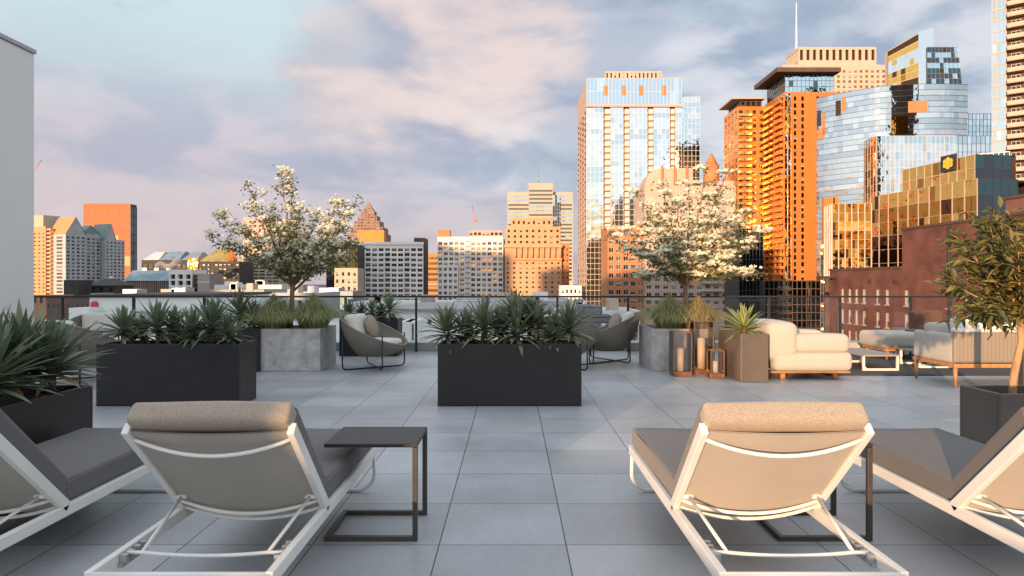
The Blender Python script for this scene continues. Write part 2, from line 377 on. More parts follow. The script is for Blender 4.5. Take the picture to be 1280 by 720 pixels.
# ------------------------------------------------------------------ planters
def planter(name, label, x0, x1, y0, y1, h, m, rim=.025, group=None, soil_gap=.05):
    t = thing(name, label, 'planter', ((x0 + x1) / 2, (y0 + y1) / 2, 0), 0, group)
    a, b = (x1 - x0) / 2, (y1 - y0) / 2
    mb = MB()
    mb.box(-a, a, -b, -b + rim, .003, h); mb.box(-a, a, b - rim, b, .003, h)
    mb.box(-a, -a + rim, -b + rim, b - rim, .003, h); mb.box(a - rim, a, -b + rim, b - rim, .003, h)
    mb.build('box', m, t, bevel=.004)
    mb = MB(); n = 14
    vs = [(-a + rim + (2 * a - 2 * rim) * i / n, -b + rim + (2 * b - 2 * rim) * j / n, h - soil_gap + rnd.uniform(-.012, .012)) for j in range(n + 1) for i in range(n + 1)]
    mb.add(vs, [(j * (n + 1) + i, j * (n + 1) + i + 1, (j + 1) * (n + 1) + i + 1, (j + 1) * (n + 1) + i) for j in range(n) for i in range(n)], 0, True)
    mb.build('soil', soil, t)
    return t
PG = 'black rectangular planters'
planter('planter', 'long black planter at the left edge crowded with big spiky yuccas', -4.3, -2.64, 2.4, 4.3, .6, planter_black, group=PG)
planter('planter', 'black rectangular planter behind the shaded lounger holding seven yuccas', X(120, 6.84), X(299, 6.84), 6.84, 7.3, .625, planter_black, group=PG)
planter('planter', 'black rectangular planter standing alone in the middle of the deck', X(547, 6.84), X(727, 6.84), 6.84, 7.3, .625, planter_black, group=PG)
planter('planter', 'black planter tucked beside the grey concrete planter with the flowering tree', X(200, 9.43), X(324, 9.43) - .01, 9.43, 9.9, .6, planter_black, group=PG)
planter('planter', 'black planter against the railing behind the wire-legged tub chair', X(424, 11.4), X(497, 11.4), 11.4, 11.9, .62, planter_black, group=PG)
planter('square_planter', 'concrete planter holding the flowering tree with the darker crown on the shaded side', X(324, 9.52) + .005, X(400, 9.52), 9.52, 10.4, .59, concrete, .06, 'concrete planters with trees')
planter('square_planter', 'pale concrete planter beside the copper lanterns holding a white flowering tree', X(815, 9.52), X(815, 9.52) + .88, 9.52, 10.5, .59, concrete, .06, 'concrete planters with trees')
planter('narrow_planter', 'narrow brown metal planter with a pale striped agave beside the cream armchair', 2.84, 3.18, 8.46, 9.4, .605, planter_brown)
planter('tree_planter', 'brown metal planter holding a small leafy olive tree at the right edge', 2.82, 3.3, 3.94, 4.3, .6, planter_brown)

# ------------------------------------------------------------------ yuccas and agave
def rosette(seed, n, L, wid, zc, lo=-25, droop=.25, edge=False):
    r = random.Random(seed); mb = MB()
    for i in range(n):
        t = (i + .5) / n
        el = radians(88 - (88 - lo) * t ** .85 + r.uniform(-7, 7)); az = i * 2.39996 + r.uniform(-.25, .25)
        l = L * r.uniform(.78, 1.08) * (.8 + .3 * sin(pi * min(1, t * 1.1)))
        d = Vector((cos(el) * cos(az), cos(el) * sin(az), sin(el))); side = Vector((-sin(az), cos(az), 0)); up = side.cross(d) * -1
        base = Vector((0, 0, zc - .07 * t)) + d * .012; w0 = wid * r.uniform(.85, 1.15); vs = []
        prof = ((0, .55), (.2, .95), (.45, 1), (.75, .66), (1, .02))
        dr = droop * r.uniform(.3, 1.3) * cos(el)
        for (q, ww) in prof:
            c = base + d * (l * q) + Vector((0, 0, -dr * l * q * q)); w = w0 * ww / 2
            fold = w * .45
            vs += [c - side * w + up * fold, c, c + side * w + up * fold]
        fs = []
        for k in range(len(prof) - 1):
            fs += [(3 * k, 3 * k + 1, 3 * k + 4, 3 * k + 3), (3 * k + 1, 3 * k + 2, 3 * k + 5, 3 * k + 4)]
        if edge:     # pale margins either side of a green middle
            vs2 = []
            for k in range(len(prof)):
                a, c, b = vs[3 * k:3 * k + 3]; vs2 += [a, a.lerp(c, .35), c, b.lerp(c, .35), b]
            f0, f1 = [], []
            for k in range(len(prof) - 1):
                for j in range(4): (f0 if j in (0, 3) else f1).append((5 * k + j, 5 * k + j + 1, 5 * k + j + 6, 5 * k + j + 5))
            mb.add(vs2, f0, 0, True); mb.add(vs2, f1, 1, True)
        else:
            mb.add(vs, fs, 2 if (el < radians(8) and r.random() < .16) else (0 if r.random() < .72 else 1), True)
    return mb
def yucca(x, y, zsoil, zc, L, n, wid, seed, label, group, mats=(yucca_a, yucca_b), lo=-25):
    mats = list(mats) + [yucca_brown]
    t = thing('yucca', label, 'yucca', (x, y, zsoil), 0, group)
    rosette(seed, n, L, wid, zc - zsoil, lo).build('leaves', list(mats), t)
    r = random.Random(seed)
    mb = MB(); mb.tube([(r.uniform(-.02, .02), r.uniform(-.02, .02), -.03), (0, 0, (zc - zsoil) * .5), (0, 0, zc - zsoil + .01)], [.026, .022, .02], 8); mb.build('stem', yucca_dead, t)
    return t
def yrow(spots, Y0, zsoil, L, n, wid, where, group, pale, lo=-25):
    order = sorted(range(len(spots)), key=lambda i: spots[i][0])
    for k, i in enumerate(order):
        px, py, sc, dy = spots[i]; Y = Y0 + dy
        end = 'outermost left' if k == 0 else ('outermost right' if k == len(order) - 1 else ORD[k])
        lab = f'yucca {where}, {ORD[k]} from the left' if len(order) > 1 else f'yucca {where}'
        yucca(X(px, Y), Y, zsoil, Z(py, Y), L * sc * rnd.uniform(.94, 1.06), n, wid, 100 + i * 7 + int(px), lab, group, (yucca_b, yucca_a) if pale else (yucca_a, yucca_b), lo)
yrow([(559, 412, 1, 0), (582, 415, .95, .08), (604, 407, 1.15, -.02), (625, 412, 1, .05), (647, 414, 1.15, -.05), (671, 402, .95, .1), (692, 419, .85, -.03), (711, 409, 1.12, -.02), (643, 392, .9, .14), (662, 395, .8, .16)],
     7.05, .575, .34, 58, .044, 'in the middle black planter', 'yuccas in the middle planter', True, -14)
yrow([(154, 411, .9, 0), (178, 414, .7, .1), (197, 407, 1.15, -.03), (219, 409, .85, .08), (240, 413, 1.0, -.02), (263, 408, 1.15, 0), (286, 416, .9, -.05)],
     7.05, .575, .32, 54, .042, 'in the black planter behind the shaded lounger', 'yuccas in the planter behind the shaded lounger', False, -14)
yrow([(300, 392, 1.15, 0), (318, 398, 1.0, .08), (270, 400, 1.0, .05)], 9.65, .55, .4, 58, .04, 'in the black planter by the concrete planter', 'yuccas beside the concrete planter', False)
for k, (x, y, zc, L) in enumerate(((-3.2, 4.12, .76, .40), (-3.0, 4.17, .77, .42), (-2.98, 3.92, .74, .42), (-2.79, 4.14, .74, .37), (-2.85, 3.72, .73, .42), (-2.9, 3.4, .73, .42))):
    lab = ['tall spiky yucca at the rear of the long left edge planter, nearest the grey bulkhead', 'yucca in the middle rear of the long left edge planter', 'yucca spilling over the middle of the long left edge planter', 'yucca at the far end of the long left edge planter, next to the seven-yucca planter', 'yucca nearest the sun lounger in the long left edge planter', 'yucca at the near end of the long left edge planter'][k]
    yucca(x, y, .55, zc, L, 66, .046, 300 + k, lab, 'yuccas in the left edge planter', (yucca_a, yucca_b), -4)
yrow([(437, 390, .8, 0), (452, 392, .75, .05), (465, 391, .8, 0), (476, 392, .7, .06), (487, 386, 1.1, 0)], 11.62, .57, .36, 46, .036, 'in the planter at the railing behind the tub chair', 'yuccas at the railing', False)
ag = thing('agave', 'yellow striped spiky agave lit by the sun in the narrow brown planter', 'agave', (X(930, 8.86), 8.86, .555))
rosette(5, 52, .38, .05, .1, -15, .15, True).build('leaves', [agave_edge, agave_core], ag)
mb = MB(); mb.tube([(0, 0, -.03), (0, 0, .08)], .03); mb.build('stem', yucca_dead, ag)

# ------------------------------------------------------------------ grass clumps
def grass(x, y, z, R, H, n, seed, label, mats, wdry):
    r = random.Random(seed); mb = MB()
    for i in range(n):
        az = r.uniform(0, 2 * pi); k = r.random() ** .85; lean = k * R * r.uniform(.75, 1.15); hh = H * r.uniform(.75, 1.1) * (1.05 - .35 * k)
        b = Vector((cos(az) * .16 * k, sin(az) * .16 * k, 0)); o = Vector((cos(az), sin(az), 0)); sd = Vector((-sin(az), cos(az), 0))
        w = r.uniform(.006, .013); vs = []
        for q in (0, .3, .58, .8, 1):
            c = b + o * (lean * q ** 1.5) + Vector((0, 0, hh * (1.75 * q - (.75 + .55 * k) * q * q * q))) + sd * (r.uniform(-.008, .008) + .06 * q * (r.random() - .5))
            ww = w * (1 - q * .85) / 2; vs += [c - sd * ww, c + sd * ww]
        mb.add(vs, [(2 * j, 2 * j + 1, 2 * j + 3, 2 * j + 2) for j in range(4)], 1 if r.random() < wdry else (2 if r.random() < .4 else 0), True)
    o = mb.build('grass_clump', list(mats)); o.location = (x, y, z)
    return tag(o, label, 'ornamental grass', 'ornamental grass clumps in the concrete planters')
grass(X(342, 9.8), 9.8, .53, .46, .5, 2300, 3, 'green fountain grass clump next to the black planter under the darker tree', (grass_m, grass_dry, grass_lt), .15)
grass(X(392, 9.85), 9.85, .53, .5, .5, 2400, 4, 'green fountain grass clump overhanging the concrete planter edge beside the tub chair', (grass_m, grass_dry, grass_lt), .15)
grass(X(837, 9.85), 9.85, .53, .48, .5, 2400, 5, 'pale green fountain grass clump on the left half of the concrete planter by the lanterns', (grass_m, grass_dry, grass_lt), .3)
grass(X(873, 9.8), 9.8, .53, .42, .48, 1800, 6, 'straw coloured fountain grass clump between the flowering tree and the brown planter', (grass_m, grass_dry, grass_lt), .75)

# ------------------------------------------------------------------ flowering trees
def flowering_tree(label, bx, by, zb, fork, targets, seed, flat, nleaf, nflow):
    r = random.Random(seed)
    t = thing('flowering_tree', label, 'tree', (bx, by, zb), 0, 'white flowering trees in concrete planters')
    O = Vector((bx, by, zb)); F = Vector(fork) - O
    tb = MB(); tips = []
    tb.tube([(0, 0, -.05), (F.x * .3 + .01, F.y * .3, F.z * .4), (F.x * .8 - .008, F.y * .8, F.z * .8), F], [.042, .036, .033, .034], 10)
    for k, (px, py, dy) in enumerate(targets):
        P = Vector((X(px, by + dy), by + dy, Z(py, by + dy))) - O
        s = F * r.uniform(.8, 1.0); s.z = F.z * r.uniform(.8, 1.05)
        mid = s.lerp(P, .5) + Vector((r.uniform(-.06, .06), r.uniform(-.06, .06), .08 if not flat else .02))
        pts = []
        for i in range(9):
            q = i / 8; p = s * (1 - q) ** 2 + mid * (2 * q * (1 - q)) + P * q * q
            pts.append(p + Vector((r.uniform(-1, 1), r.uniform(-1, 1), r.uniform(-1, 1))) * .018)
        tb.tube(pts, [.017 * (1 - i / 8) + .004 for i in range(9)], 6)
        for i in range(2, 9):
            tips.append((pts[i], i / 8))
            for _ in range(3 if i > 3 else 2):
                dv = Vector((r.gauss(0, 1), r.gauss(0, 1), r.gauss(0, .22 if flat else .5) + (.05 if flat else .35))).normalized() * r.uniform(.08, .24) * (1.15 - .5 * i / 8)
                e = pts[i] + dv; tb.tube([pts[i], pts[i] + dv * .5 + Vector((0, 0, .015)), e], [.006, .004, .0025], 4); tips.append((e, i / 8)); tips.append((pts[i].lerp(e, .6), i / 8))
    tb.build('trunk', bark, t)
    lb = MB(); fb = MB()
    for i in range(nleaf):
        c, q = r.choice(tips); c = c + Vector((r.gauss(0, .05), r.gauss(0, .05), r.gauss(0, .035)))
        a = Vector((r.gauss(0, 1), r.gauss(0, 1), r.gauss(0, .5) - .3)).normalized(); n = a.cross(Vector((r.gauss(0, 1), r.gauss(0, 1), 1))).normalized()
        l = r.uniform(.035, .065); w = l * .27; up = a.cross(n) * (w * .35)
        lb.add([c, c + a * l * .5 - n * w + up, c + a * l, c + a * l * .5 + n * w + up, c + a * l * .5], [(0, 1, 4), (1, 2, 4), (2, 3, 4), (3, 0, 4)], 0, True)
    centres = [r.choice(tips)[0] + Vector((0, 0, .03)) for _ in range(nflow // 13)]
    for i in range(nflow):
        c = r.choice(centres); c = c + Vector((r.gauss(0, .05), r.gauss(0, .05), r.gauss(0, .012 if flat else .03)))
        up = Vector((r.gauss(0, .55) - .1, r.gauss(0, .55) - .4, .8)).normalized(); a = up.cross(Vector((r.gauss(0, 1), r.gauss(0, 1), .1))).normalized(); b = up.cross(a)
        R = r.uniform(.024, .036)
        for k in range(4):
            an = k * pi / 2; d = a * cos(an) + b * sin(an); e = b * cos(an) - a * sin(an)
            fb.add([c, c + d * R * .6 + e * R * .42 + up * .004, c + d * R + up * .007, c + d * R * .6 - e * R * .42 + up * .004], [(0, 3, 2, 1)], 0, True)
    lb.build('crown', leaf_m, t); fb.build('blossoms', bract_m, t)
    return t
yl = 9.95
flowering_tree('flowering tree in the shaded concrete planter, with a ragged crown and cream blossom', X(362, yl), yl, .54, (X(367, yl), yl, Z(352, yl)),
    [(352, 215, 0), (361, 228, .2), (309, 235, .1), (318, 258, -.2), (335, 268, .3), (372, 262, -.3), (398, 268, .25), (424, 257, 0), (443, 260, -.15), (430, 285, .4), (276, 273, 0), (260, 299, .15), (286, 304, -.35), (303, 288, .4), (444, 305, .2), (425, 322, -.3), (402, 336, .3), (322, 320, -.4), (340, 300, .5), (356, 285, -.45), (385, 300, .5), (410, 296, -.5), (378, 330, -.35), (352, 330, .3)],
    21, False, 6600, 3600)
yr = 10.0
flowering_tree('flowering tree in the sunlit concrete planter, with flat tiers of white blossom', X(858, yr), yr, .54, (X(857, yr), yr, Z(346, yr)),
    [(882, 212, 0), (908, 216, .2), (862, 232, .2), (826, 232, -.1), (795, 242, 0), (846, 252, -.3), (900, 244, .35), (925, 254, 0), (935, 268, -.2), (780, 288, .1), (765, 300, -.1), (802, 282, .35), (820, 270, -.4), (945, 285, .15), (952, 292, -.1), (915, 285, .45), (890, 270, -.4), (870, 285, .5), (845, 292, -.5), (810, 318, .2), (800, 344, -.1), (835, 318, -.4), (912, 320, -.35), (935, 338, .1), (950, 343, -.1), (900, 318, .4), (870, 318, -.5), (940, 305, -.3)],
    34, True, 6000, 5400)

# small leafy tree at the right edge
def leafy_tree():
    bx, by, zb = 3.02, 4.12, .55
    r = random.Random(8)
    t = thing('olive_tree', 'small narrow-leaved olive tree with a tan trunk in the brown planter', 'tree', (bx, by, zb))
    tb = MB(); tips = []
    F = Vector((.05, 0, .46))
    tb.tube([(0, 0, -.05), (.012, .01, .1), (.02, -.01, .22), (.055, .0, .34), F], [.024, .021, .022, .019, .02], 10)
    C = Vector((.09, .02, .74))
    for k in range(26):
        az = k * 2.4; ph = r.uniform(-.9, 1.35)
        P = C + Vector((cos(az) * cos(ph) * .43, sin(az) * cos(ph) * .4, sin(ph) * .36)) * r.uniform(.75, 1.12)
        mid = F.lerp(P, .5) + Vector((0, 0, .05)); pts = [F * (1 - q) ** 2 + mid * 2 * q * (1 - q) + P * q * q for q in [i / 6 for i in range(7)]]
        tb.tube(pts, [.008 * (1 - i / 6) + .002 for i in range(7)], 5)
        for i in range(1, 7):
            d = (pts[i] - pts[i - 1]).normalized(); tips.append((pts[i], d))
            for _ in range(2):
                dv = (d + Vector((r.gauss(0, .8), r.gauss(0, .8), r.gauss(0, .5)))).normalized() * r.uniform(.06, .14)
                tb.tube([pts[i], pts[i] + dv], [.003, .0015], 4); tips.append((pts[i] + dv, dv.normalized())); tips.append((pts[i] + dv * .5, dv.normalized()))
    P = Vector((-.33, -.02, .66)); tb.tube([F, F.lerp(P, .5) + Vector((0, 0, .01)), P], [.008, .005, .002], 5)
    for q in (.4, .55, .7, .85, 1, 1, 1): tips.append((F.lerp(P, q), (P - F).normalized()))
    tb.build('trunk', bark_tan, t)
    lb = MB()
    for i in range(3600):
        c, d = r.choice(tips); c = c + Vector((r.gauss(0, .02), r.gauss(0, .02), r.gauss(0, .02)))
        a = (d * .7 + Vector((r.gauss(0, .7), r.gauss(0, .7), r.gauss(0, .45) - .15))).normalized(); n = a.cross(Vector((r.gauss(0, .5), r.gauss(0, .5), 1))).normalized()
        l = r.uniform(.055, .11); w = l * r.uniform(.13, .18); up = n.cross(a) * w * .5; dn = Vector((0, 0, -l * .12))
        vs = [c, c + a * l * .35 - n * w + up, c + a * l * .35, c + a * l * .35 + n * w + up, c + a * l * .7 - n * w * .7 + up + dn * .5, c + a * l * .7 + dn * .5, c + a * l * .7 + n * w * .7 + up + dn * .5, c + a * l + dn]
        lb.add(vs, [(0, 2, 1), (0, 3, 2), (1, 2, 5, 4), (2, 3, 6, 5), (4, 5, 7), (5, 6, 7)], 1 if r.random() < .28 else 0, True)
    lb.build('crown', [olive_m, olive_y], t)
leafy_tree()

# ------------------------------------------------------------------ tub chairs on wire legs
def make_tub():
    t = thing('tub_chair', '', 'armchair')      # the open front faces -y
    n = 48; K = 9; mb = MB(); R0, R1 = .22, .48
    def rimz(a): return .56 + .21 * (-cos(a))
    for sd in (0, 1):
        vs = []
        for k in range(K):
            q = k / (K - 1)
            for i in range(n):
                a = 2 * pi * i / n + pi / 2 + pi       # a=0 at the front (-y)
                aa = 2 * pi * i / n
                zr = rimz(aa); r_ = R0 + (R1 - R0) * sin(q * pi / 2) ** 1.0 - sd * .022
                z = .19 + sd * .02 + (zr - .19) * (q ** 1.15) - (.02 * sd if q == 1 else 0)
                vs.append((r_ * cos(a) * 1.05, r_ * sin(a) * .98, z))
        fs = [(k * n + i, k * n + (i + 1) % n, (k + 1) * n + (i + 1) % n, (k + 1) * n + i) for k in range(K - 1) for i in range(n)]
        if sd: fs = [tuple(reversed(f)) for f in fs]
        mb.add(vs, fs, 0, True)
        b = len(mb.v) - len(vs)
        mb.f.append(tuple(b + i for i in (range(n) if sd else reversed(range(n))))); mb.m.append(0); mb.s.append(False)
    mb.build('shell', rope_taupe, t)
    rim = MB(); pts = []
    for i in range(n):
        aa = 2 * pi * i / n; a = aa + 1.5 * pi; pts.append(((R1 - .01) * 1.05 * cos(a), (R1 - .01) * .98 * sin(a), rimz(aa) - .002))
    rim.tube(pts, .016, 8, closed=True); rim.build('rim', rope_taupe, t)
    mb = MB(); mb.rbox((0, -.06, .36), (.28, .27, .05), .055, (0, 0, .02)); mb.build('seat_cushion', white_fab, t)
    T = Matrix.Translation((0, .27, .60)) @ Matrix.Rotation(radians(-18), 4, 'X')
    mb = MB(); mb.rbox((0, 0, 0), (.27, .075, .185), .07, (0, .02, 0), T=T); mb.build('back_cushion', white_fab, t)
    for ang in (38, -38):
        u = Vector((cos(radians(ang)), sin(radians(ang)), 0)); mb = MB(); R = .49; pts = []
        pts.append(u * -R + Vector((0, 0, .5)))
        for a in range(0, 91, 18): pts.append(u * (-R + .06 - .06 * cos(radians(a))) + Vector((0, 0, .012 + .06 - .06 * sin(radians(a)))))
        pts += [Vector((-p.x, -p.y, p.z)) for p in reversed(pts)]
        pts = [p + Vector((0, 0, .001 if ang > 0 else 0.0)) for p in pts]
        if ang > 0: pts = [Vector((p.x, p.y, p.z + (.022 if p.z < .05 else 0))) for p in pts]
        mb.tube(pts, .0105, 8); mb.build('leg_loop', black_wire, t)
    return t
def round_pillow(x, y, z, rz, tilt, label, m=pillow_fab, r=.17):
    mb = MB(); n, K = 28, 10; vs = []
    for k in range(K + 1):
        ph = pi * k / K
        for i in range(n):
            a = 2 * pi * i / n; rr = r * sin(ph) ** .6; vs.append((rr * cos(a), -.075 * cos(ph) * (1 if True else 0), rr * sin(a)))
    mb.add(vs, [(k * n + i, (k + 1) * n + i, (k + 1) * n + (i + 1) % n, k * n + (i + 1) % n) for k in range(K) for i in range(n)], 0, True)
    o = mb.build('round_pillow', m); o.location = (x, y, z); o.rotation_euler = (tilt, 0, rz)
    return tag(o, label, 'pillow')
TUB = make_tub()
tubs = [(X(468, 9.85), 9.85, 76, 'taupe tub chair with white cushions between the concrete planter and middle planter'),
        (X(762, 10.6), 10.6, -98, 'taupe tub chair seen in profile left of the pale concrete planter'),
        (X(705, 9.9), 9.9, 165, 'taupe tub chair with its back turned, half hidden by yuccas of the middle planter'),
        (X(100, 8.6), 8.6, 160, 'taupe tub chair partly hidden behind the long left edge planter'),
        (X(128, 10.2), 10.2, 30, 'taupe tub chair mostly hidden behind the planter with seven yuccas')]
for i, (x, y, rz, lb) in enumerate(tubs):
    o = TUB if i == 0 else copy_tree(TUB)
    o.location = (x, y, 0); o.rotation_euler = (0, 0, radians(rz)); tag(o, lb, 'armchair', 'taupe tub chairs on wire legs')
    if i < 2:
        c, s = cos(radians(rz)), sin(radians(rz)); lx, ly = (.12, .1) if i == 0 else (-.1, .08)
        round_pillow(x + lx * c - ly * s, y + lx * s + ly * c, .60, radians(rz + 12), radians(-16), 'round taupe pillow leaning in the tub chair ' + ('beside the concrete planter' if i == 0 else 'seen in profile'))
# low dark table behind the planter at left
tt = thing('bistro_table', 'thin dark round table behind the planter with seven yuccas', 'table', (X(133, 9.2), 9.2, 0))
mb = MB(); mb.cyl(0, 0, .585, .6, .2, 24); mb.build('table_top', dark_metal, tt)
for a in (.4, 2.5, 4.6):
    mb = MB(); mb.tube([(.17 * cos(a), .17 * sin(a), 0), (.14 * cos(a), .14 * sin(a), .584)], .01); mb.build('leg', dark_metal, tt)

# ------------------------------------------------------------------ copper lanterns
def lantern(label, px, Y, w, h, ch, cr):
    t = thing('lantern', label, 'lantern', (X(px, Y), Y + w / 2, 0), 0, 'copper lanterns with candles')
    a = w / 2; s = .011
    mb = MB(); mb.box(-a, a, -a, a, .002, .062); mb.build('base', copper, t, bevel=.002)
    mb = MB()
    for sx in (-1, 1):
        for sy in (-1, 1): mb.box(min(sx * a, sx * (a - s)), max(sx * a, sx * (a - s)), min(sy * a, sy * (a - s)), max(sy * a, sy * (a - s)), .063, h - s - .001)
    for sy in (-1, 1): mb.box(-a, a, min(sy * a, sy * (a - s)), max(sy * a, sy * (a - s)), h - s, h)
    for sx in (-1, 1): mb.box(min(sx * a, sx * (a - s)), max(sx * a, sx * (a - s)), -a + s + .001, a - s - .001, h - s, h)
    mb.build('frame', copper, t)
    g = MB()
    for sy in (-1, 1): g.box(-a + s + .001, a - s - .001, sy * (a - .008) - .002, sy * (a - .008) + .002, .064, h - s - .002)
    for sx in (-1, 1): g.box(sx * (a - .008) - .002, sx * (a - .008) + .002, -a + s + .001, a - s - .001, .064, h - s - .002)
    g.build('glass', lantern_glass, t)
    c = MB(); c.cyl(0, 0, .063, .063 + ch, cr, 20); c.cyl(.0, 0, .063 + ch, .063 + ch + .02, .002, 6); c.build('candle', candle, t)
lantern('tall copper framed glass lantern in front of the pale concrete planter', 853.5, 8.96, .245, .585, .3, .045)
lantern('tallest copper lantern, standing behind between the concrete and brown planters', 880, 9.2, .27, .72, .42, .055)
lantern('smallest lantern, beside the narrow brown planter', 897, 8.82, .185, .36, .15, .035)

# ------------------------------------------------------------------ lounge group on the rug
mb = MB(); mb.rbox((0, 0, .008), (2.6, 1.3, .006), .004, n=4)
rg = mb.build('outdoor_rug', rug_mat); rg.location = (6.8, 10.35, .0); tag(rg, 'large flat dark grey outdoor rug under the coffee tables', 'rug')
# cream armchair seen from its side
ac = thing('lounge_armchair', 'thick cream upholstered armchair on a teak base beside the brown planter', 'armchair', (3.2, 8.62, 0))
mb = MB(); mb.rbox((.62, .5, .235), (.50, .5, .122), .075, (.01, .01, .01)); mb.build('seat_base', cream, ac)
mb = MB(); mb.rbox((.24, .5, .485), (.20, .49, .245), .1, (.015, .015, .015)); mb.build('back', cream, ac)
mb = MB(); mb.rbox((.74, .13, .465), (.34, .12, .115), .065, (.01, .01, .012)); mb.build('arm', cream, ac)
mb = MB(); mb.rbox((.74, .87, .465), (.34, .12, .115), .065, (.01, .01, .012)); mb.build('arm', cream, ac)
mb = MB(); mb.rbox((.72, .5, .41), (.34, .25, .065), .05, (.0, .0, .015)); mb.build('seat_cushion', white_fab, ac)
mb = MB(); mb.box(.1, 1.1, .04, .08, .088, .112); mb.box(.1, 1.1, .92, .96, .088, .112); mb.box(.1, .14, .081, .919, .088, .112); mb.box(1.06, 1.1, .081, .919, .088, .112); mb.build('base_frame', teak, ac, bevel=.004)
for x, y in ((.26, .1), (.92, .1), (.26, .9), (.92, .9)):
    mb = MB(); mb.cyl(x, y, .001, .087, .034, 14, 0, .038); mb.build('leg', teak, ac)
# coffee tables: sled frames, brown tops
def coffee(label, x0, x1, y0, y1, h):
    t = thing('coffee_table', label, 'coffee table', (x0, y0, 0), 0, 'white framed coffee tables'); w, d = x1 - x0, y1 - y0; s = .03
    mb = MB(); mb.box(-.01, w + .01, -.01, d + .01, h - .022, h); mb.build('table_top', ct_top, t, bevel=.003)
    for y in (.0, d - s):
        mb = MB(); mb.box(0, w, y, y + s, .016, .016 + s); mb.box(0, s, y, y + s, .017 + s, h - .023); mb.box(w - s, w, y, y + s, .017 + s, h - .023); mb.build('leg_frame', white_metal, t, bevel=.002)
    mb = MB(); mb.bar((w * .1, s + .001, .05), (w * .9, d - s - .001, .05), .022, .022); mb.build('stretcher', white_metal, t)
coffee('low coffee table with a brown top and white sled frame beside the cream armchair', 4.86, 5.36, 9.45, 10.45, .235)
coffee('low white framed coffee table half hidden behind the rope sofa', 5.82, 6.5, 9.75, 10.25, .25)
# rope back sofa seen from behind
so = thing('rope_sofa', 'beige rope-backed sofa on a teak frame seen from behind at the right edge', 'sofa', (5.2, 8.02, 0))
Lx = 1.75
mb = MB(); mb.rbox((Lx / 2, .035, .475), (Lx / 2, .035, .185), .03); mb.build('back_panel', rope_beige, so)
mb = MB(); mb.rbox((.045, .44, .455), (.045, .40, .175), .04, (.008, 0, 0)); mb.build('arm', cream, so)
mb = MB(); mb.rbox((Lx - .045, .44, .455), (.045, .40, .175), .04, (.008, 0, 0)); mb.build('arm', cream, so)
mb = MB(); mb.rbox((Lx / 2, .035, .674), (Lx / 2 + .005, .05, .022), .02); mb.build('top_trim', white_fab, so)
mb = MB(); mb.box(.0, Lx, .0, .06, .235, .283); mb.box(0, Lx, .78, .84, .235, .283); mb.box(0, .06, .061, .779, .235, .283); mb.box(Lx - .06, Lx, .061, .779, .235, .283); mb.build('frame', teak, so, bevel=.006)
for x, y in ((.03, .03), (Lx - .03, .03), (.03, .81), (Lx - .03, .81)):
    mb = MB(); mb.cyl(x, y, .001, .234, .014, 10, 0, .026); mb.build('leg', teak, so)
mb = MB(); mb.rbox((Lx / 2, .47, .36), (Lx / 2 - .1, .38, .075), .05, (0, 0, .015)); mb.build('seat_cushion', cream, so)
for k in range(2):
    T = Matrix.Translation((.48 + k * .8, .17, .62)) @ Matrix.Rotation(radians(-14), 4, 'X')
    mb = MB(); mb.rbox((0, 0, 0), (.385, .075, .215), .06, (0, .03, .01), T=T); mb.build('back_cushion', white_fab, so)
for lx, lab, m, z in ((5.42, 'small beige cushion at the arm end of the rope sofa', cream, .59),):
    mb = MB(); mb.rbox((0, 0, 0), (.16, .06, .15), .055, (0, .03, 0)); o = mb.build('scatter_cushion', m); o.location = (lx - .05, 8.62, z); o.rotation_euler = (radians(-12), 0, radians(20)); tag(o, lab, 'cushion')
# ottoman
ot = thing('ottoman', 'round-edged cream ottoman on short teak legs at the far side of the rug', 'ottoman', (5.85, 10.75, 0))
mb = MB(); mb.rbox((.42, .4, .31), (.42, .4, .125), .07, (.01, .01, .015)); mb.build('cushion', cream, ot)
mb = MB(); mb.box(.05, .79, .05, .75, .15, .186); mb.build('base_frame', teak, ot, bevel=.004)
for x, y in ((.12, .1), (.7, .1), (.12, .7), (.7, .7)):
    mb = MB(); mb.cyl(x, y, .014, .149, .03, 12); mb.build('leg', teak, ot)
# brown rope chair and dark side table behind it
lc = thing('lounge_chair', 'brown rounded rope-back chair against the railing in front of the brick building', 'chair', (X(1160, 11.35), 11.35, 0))
mb = MB(); mb.rbox((0, .06, .565), (.28, .03, .195), .028, (0, .0, .02), n=10); mb.build('backrest', rope_brown, lc)
mb = MB(); mb.rbox((0, .36, .4), (.28, .28, .05), .04); mb.build('seat', pillow_fab, lc)
for x, y in ((-.25, .08), (.25, .08), (-.25, .58), (.25, .58)):
    mb = MB(); mb.tube([(x, y, .0), (x * .95, y, .36)], .013); mb.build('leg', black_wire, lc)
sd = thing('bistro_table', 'dark thin-topped side table standing behind the ottoman', 'table', (X(1157, 10.1), 10.1, 0))
mb = MB(); mb.cyl(0, 0, .515, .532, .27, 28); mb.build('table_top', dark_metal, sd)
mb = MB(); mb.cyl(0, 0, .018, .514, .018, 10); mb.build('stem', dark_metal, sd)
mb = MB(); mb.cyl(0, 0, .015, .03, .17, 20); mb.build('base', dark_metal, sd)
# slim black post at the right edge
bp = thing('rail_post', 'slim black steel post behind the olive tree planter', 'post', (X(1280, 6.1), 6.1, 0))
mb = MB(); mb.box(-.03, .03, -.03, .03, .012, .95); mb.build('upright', dark_metal, bp, bevel=.003)
mb = MB(); mb.box(-.08, .08, -.08, .08, .001, .011); mb.build('base_plate', dark_metal, bp)
mb = MB(); mb.box(-.036, .036, -.036, .036, .951, .975); mb.build('cap', dark_metal, bp)
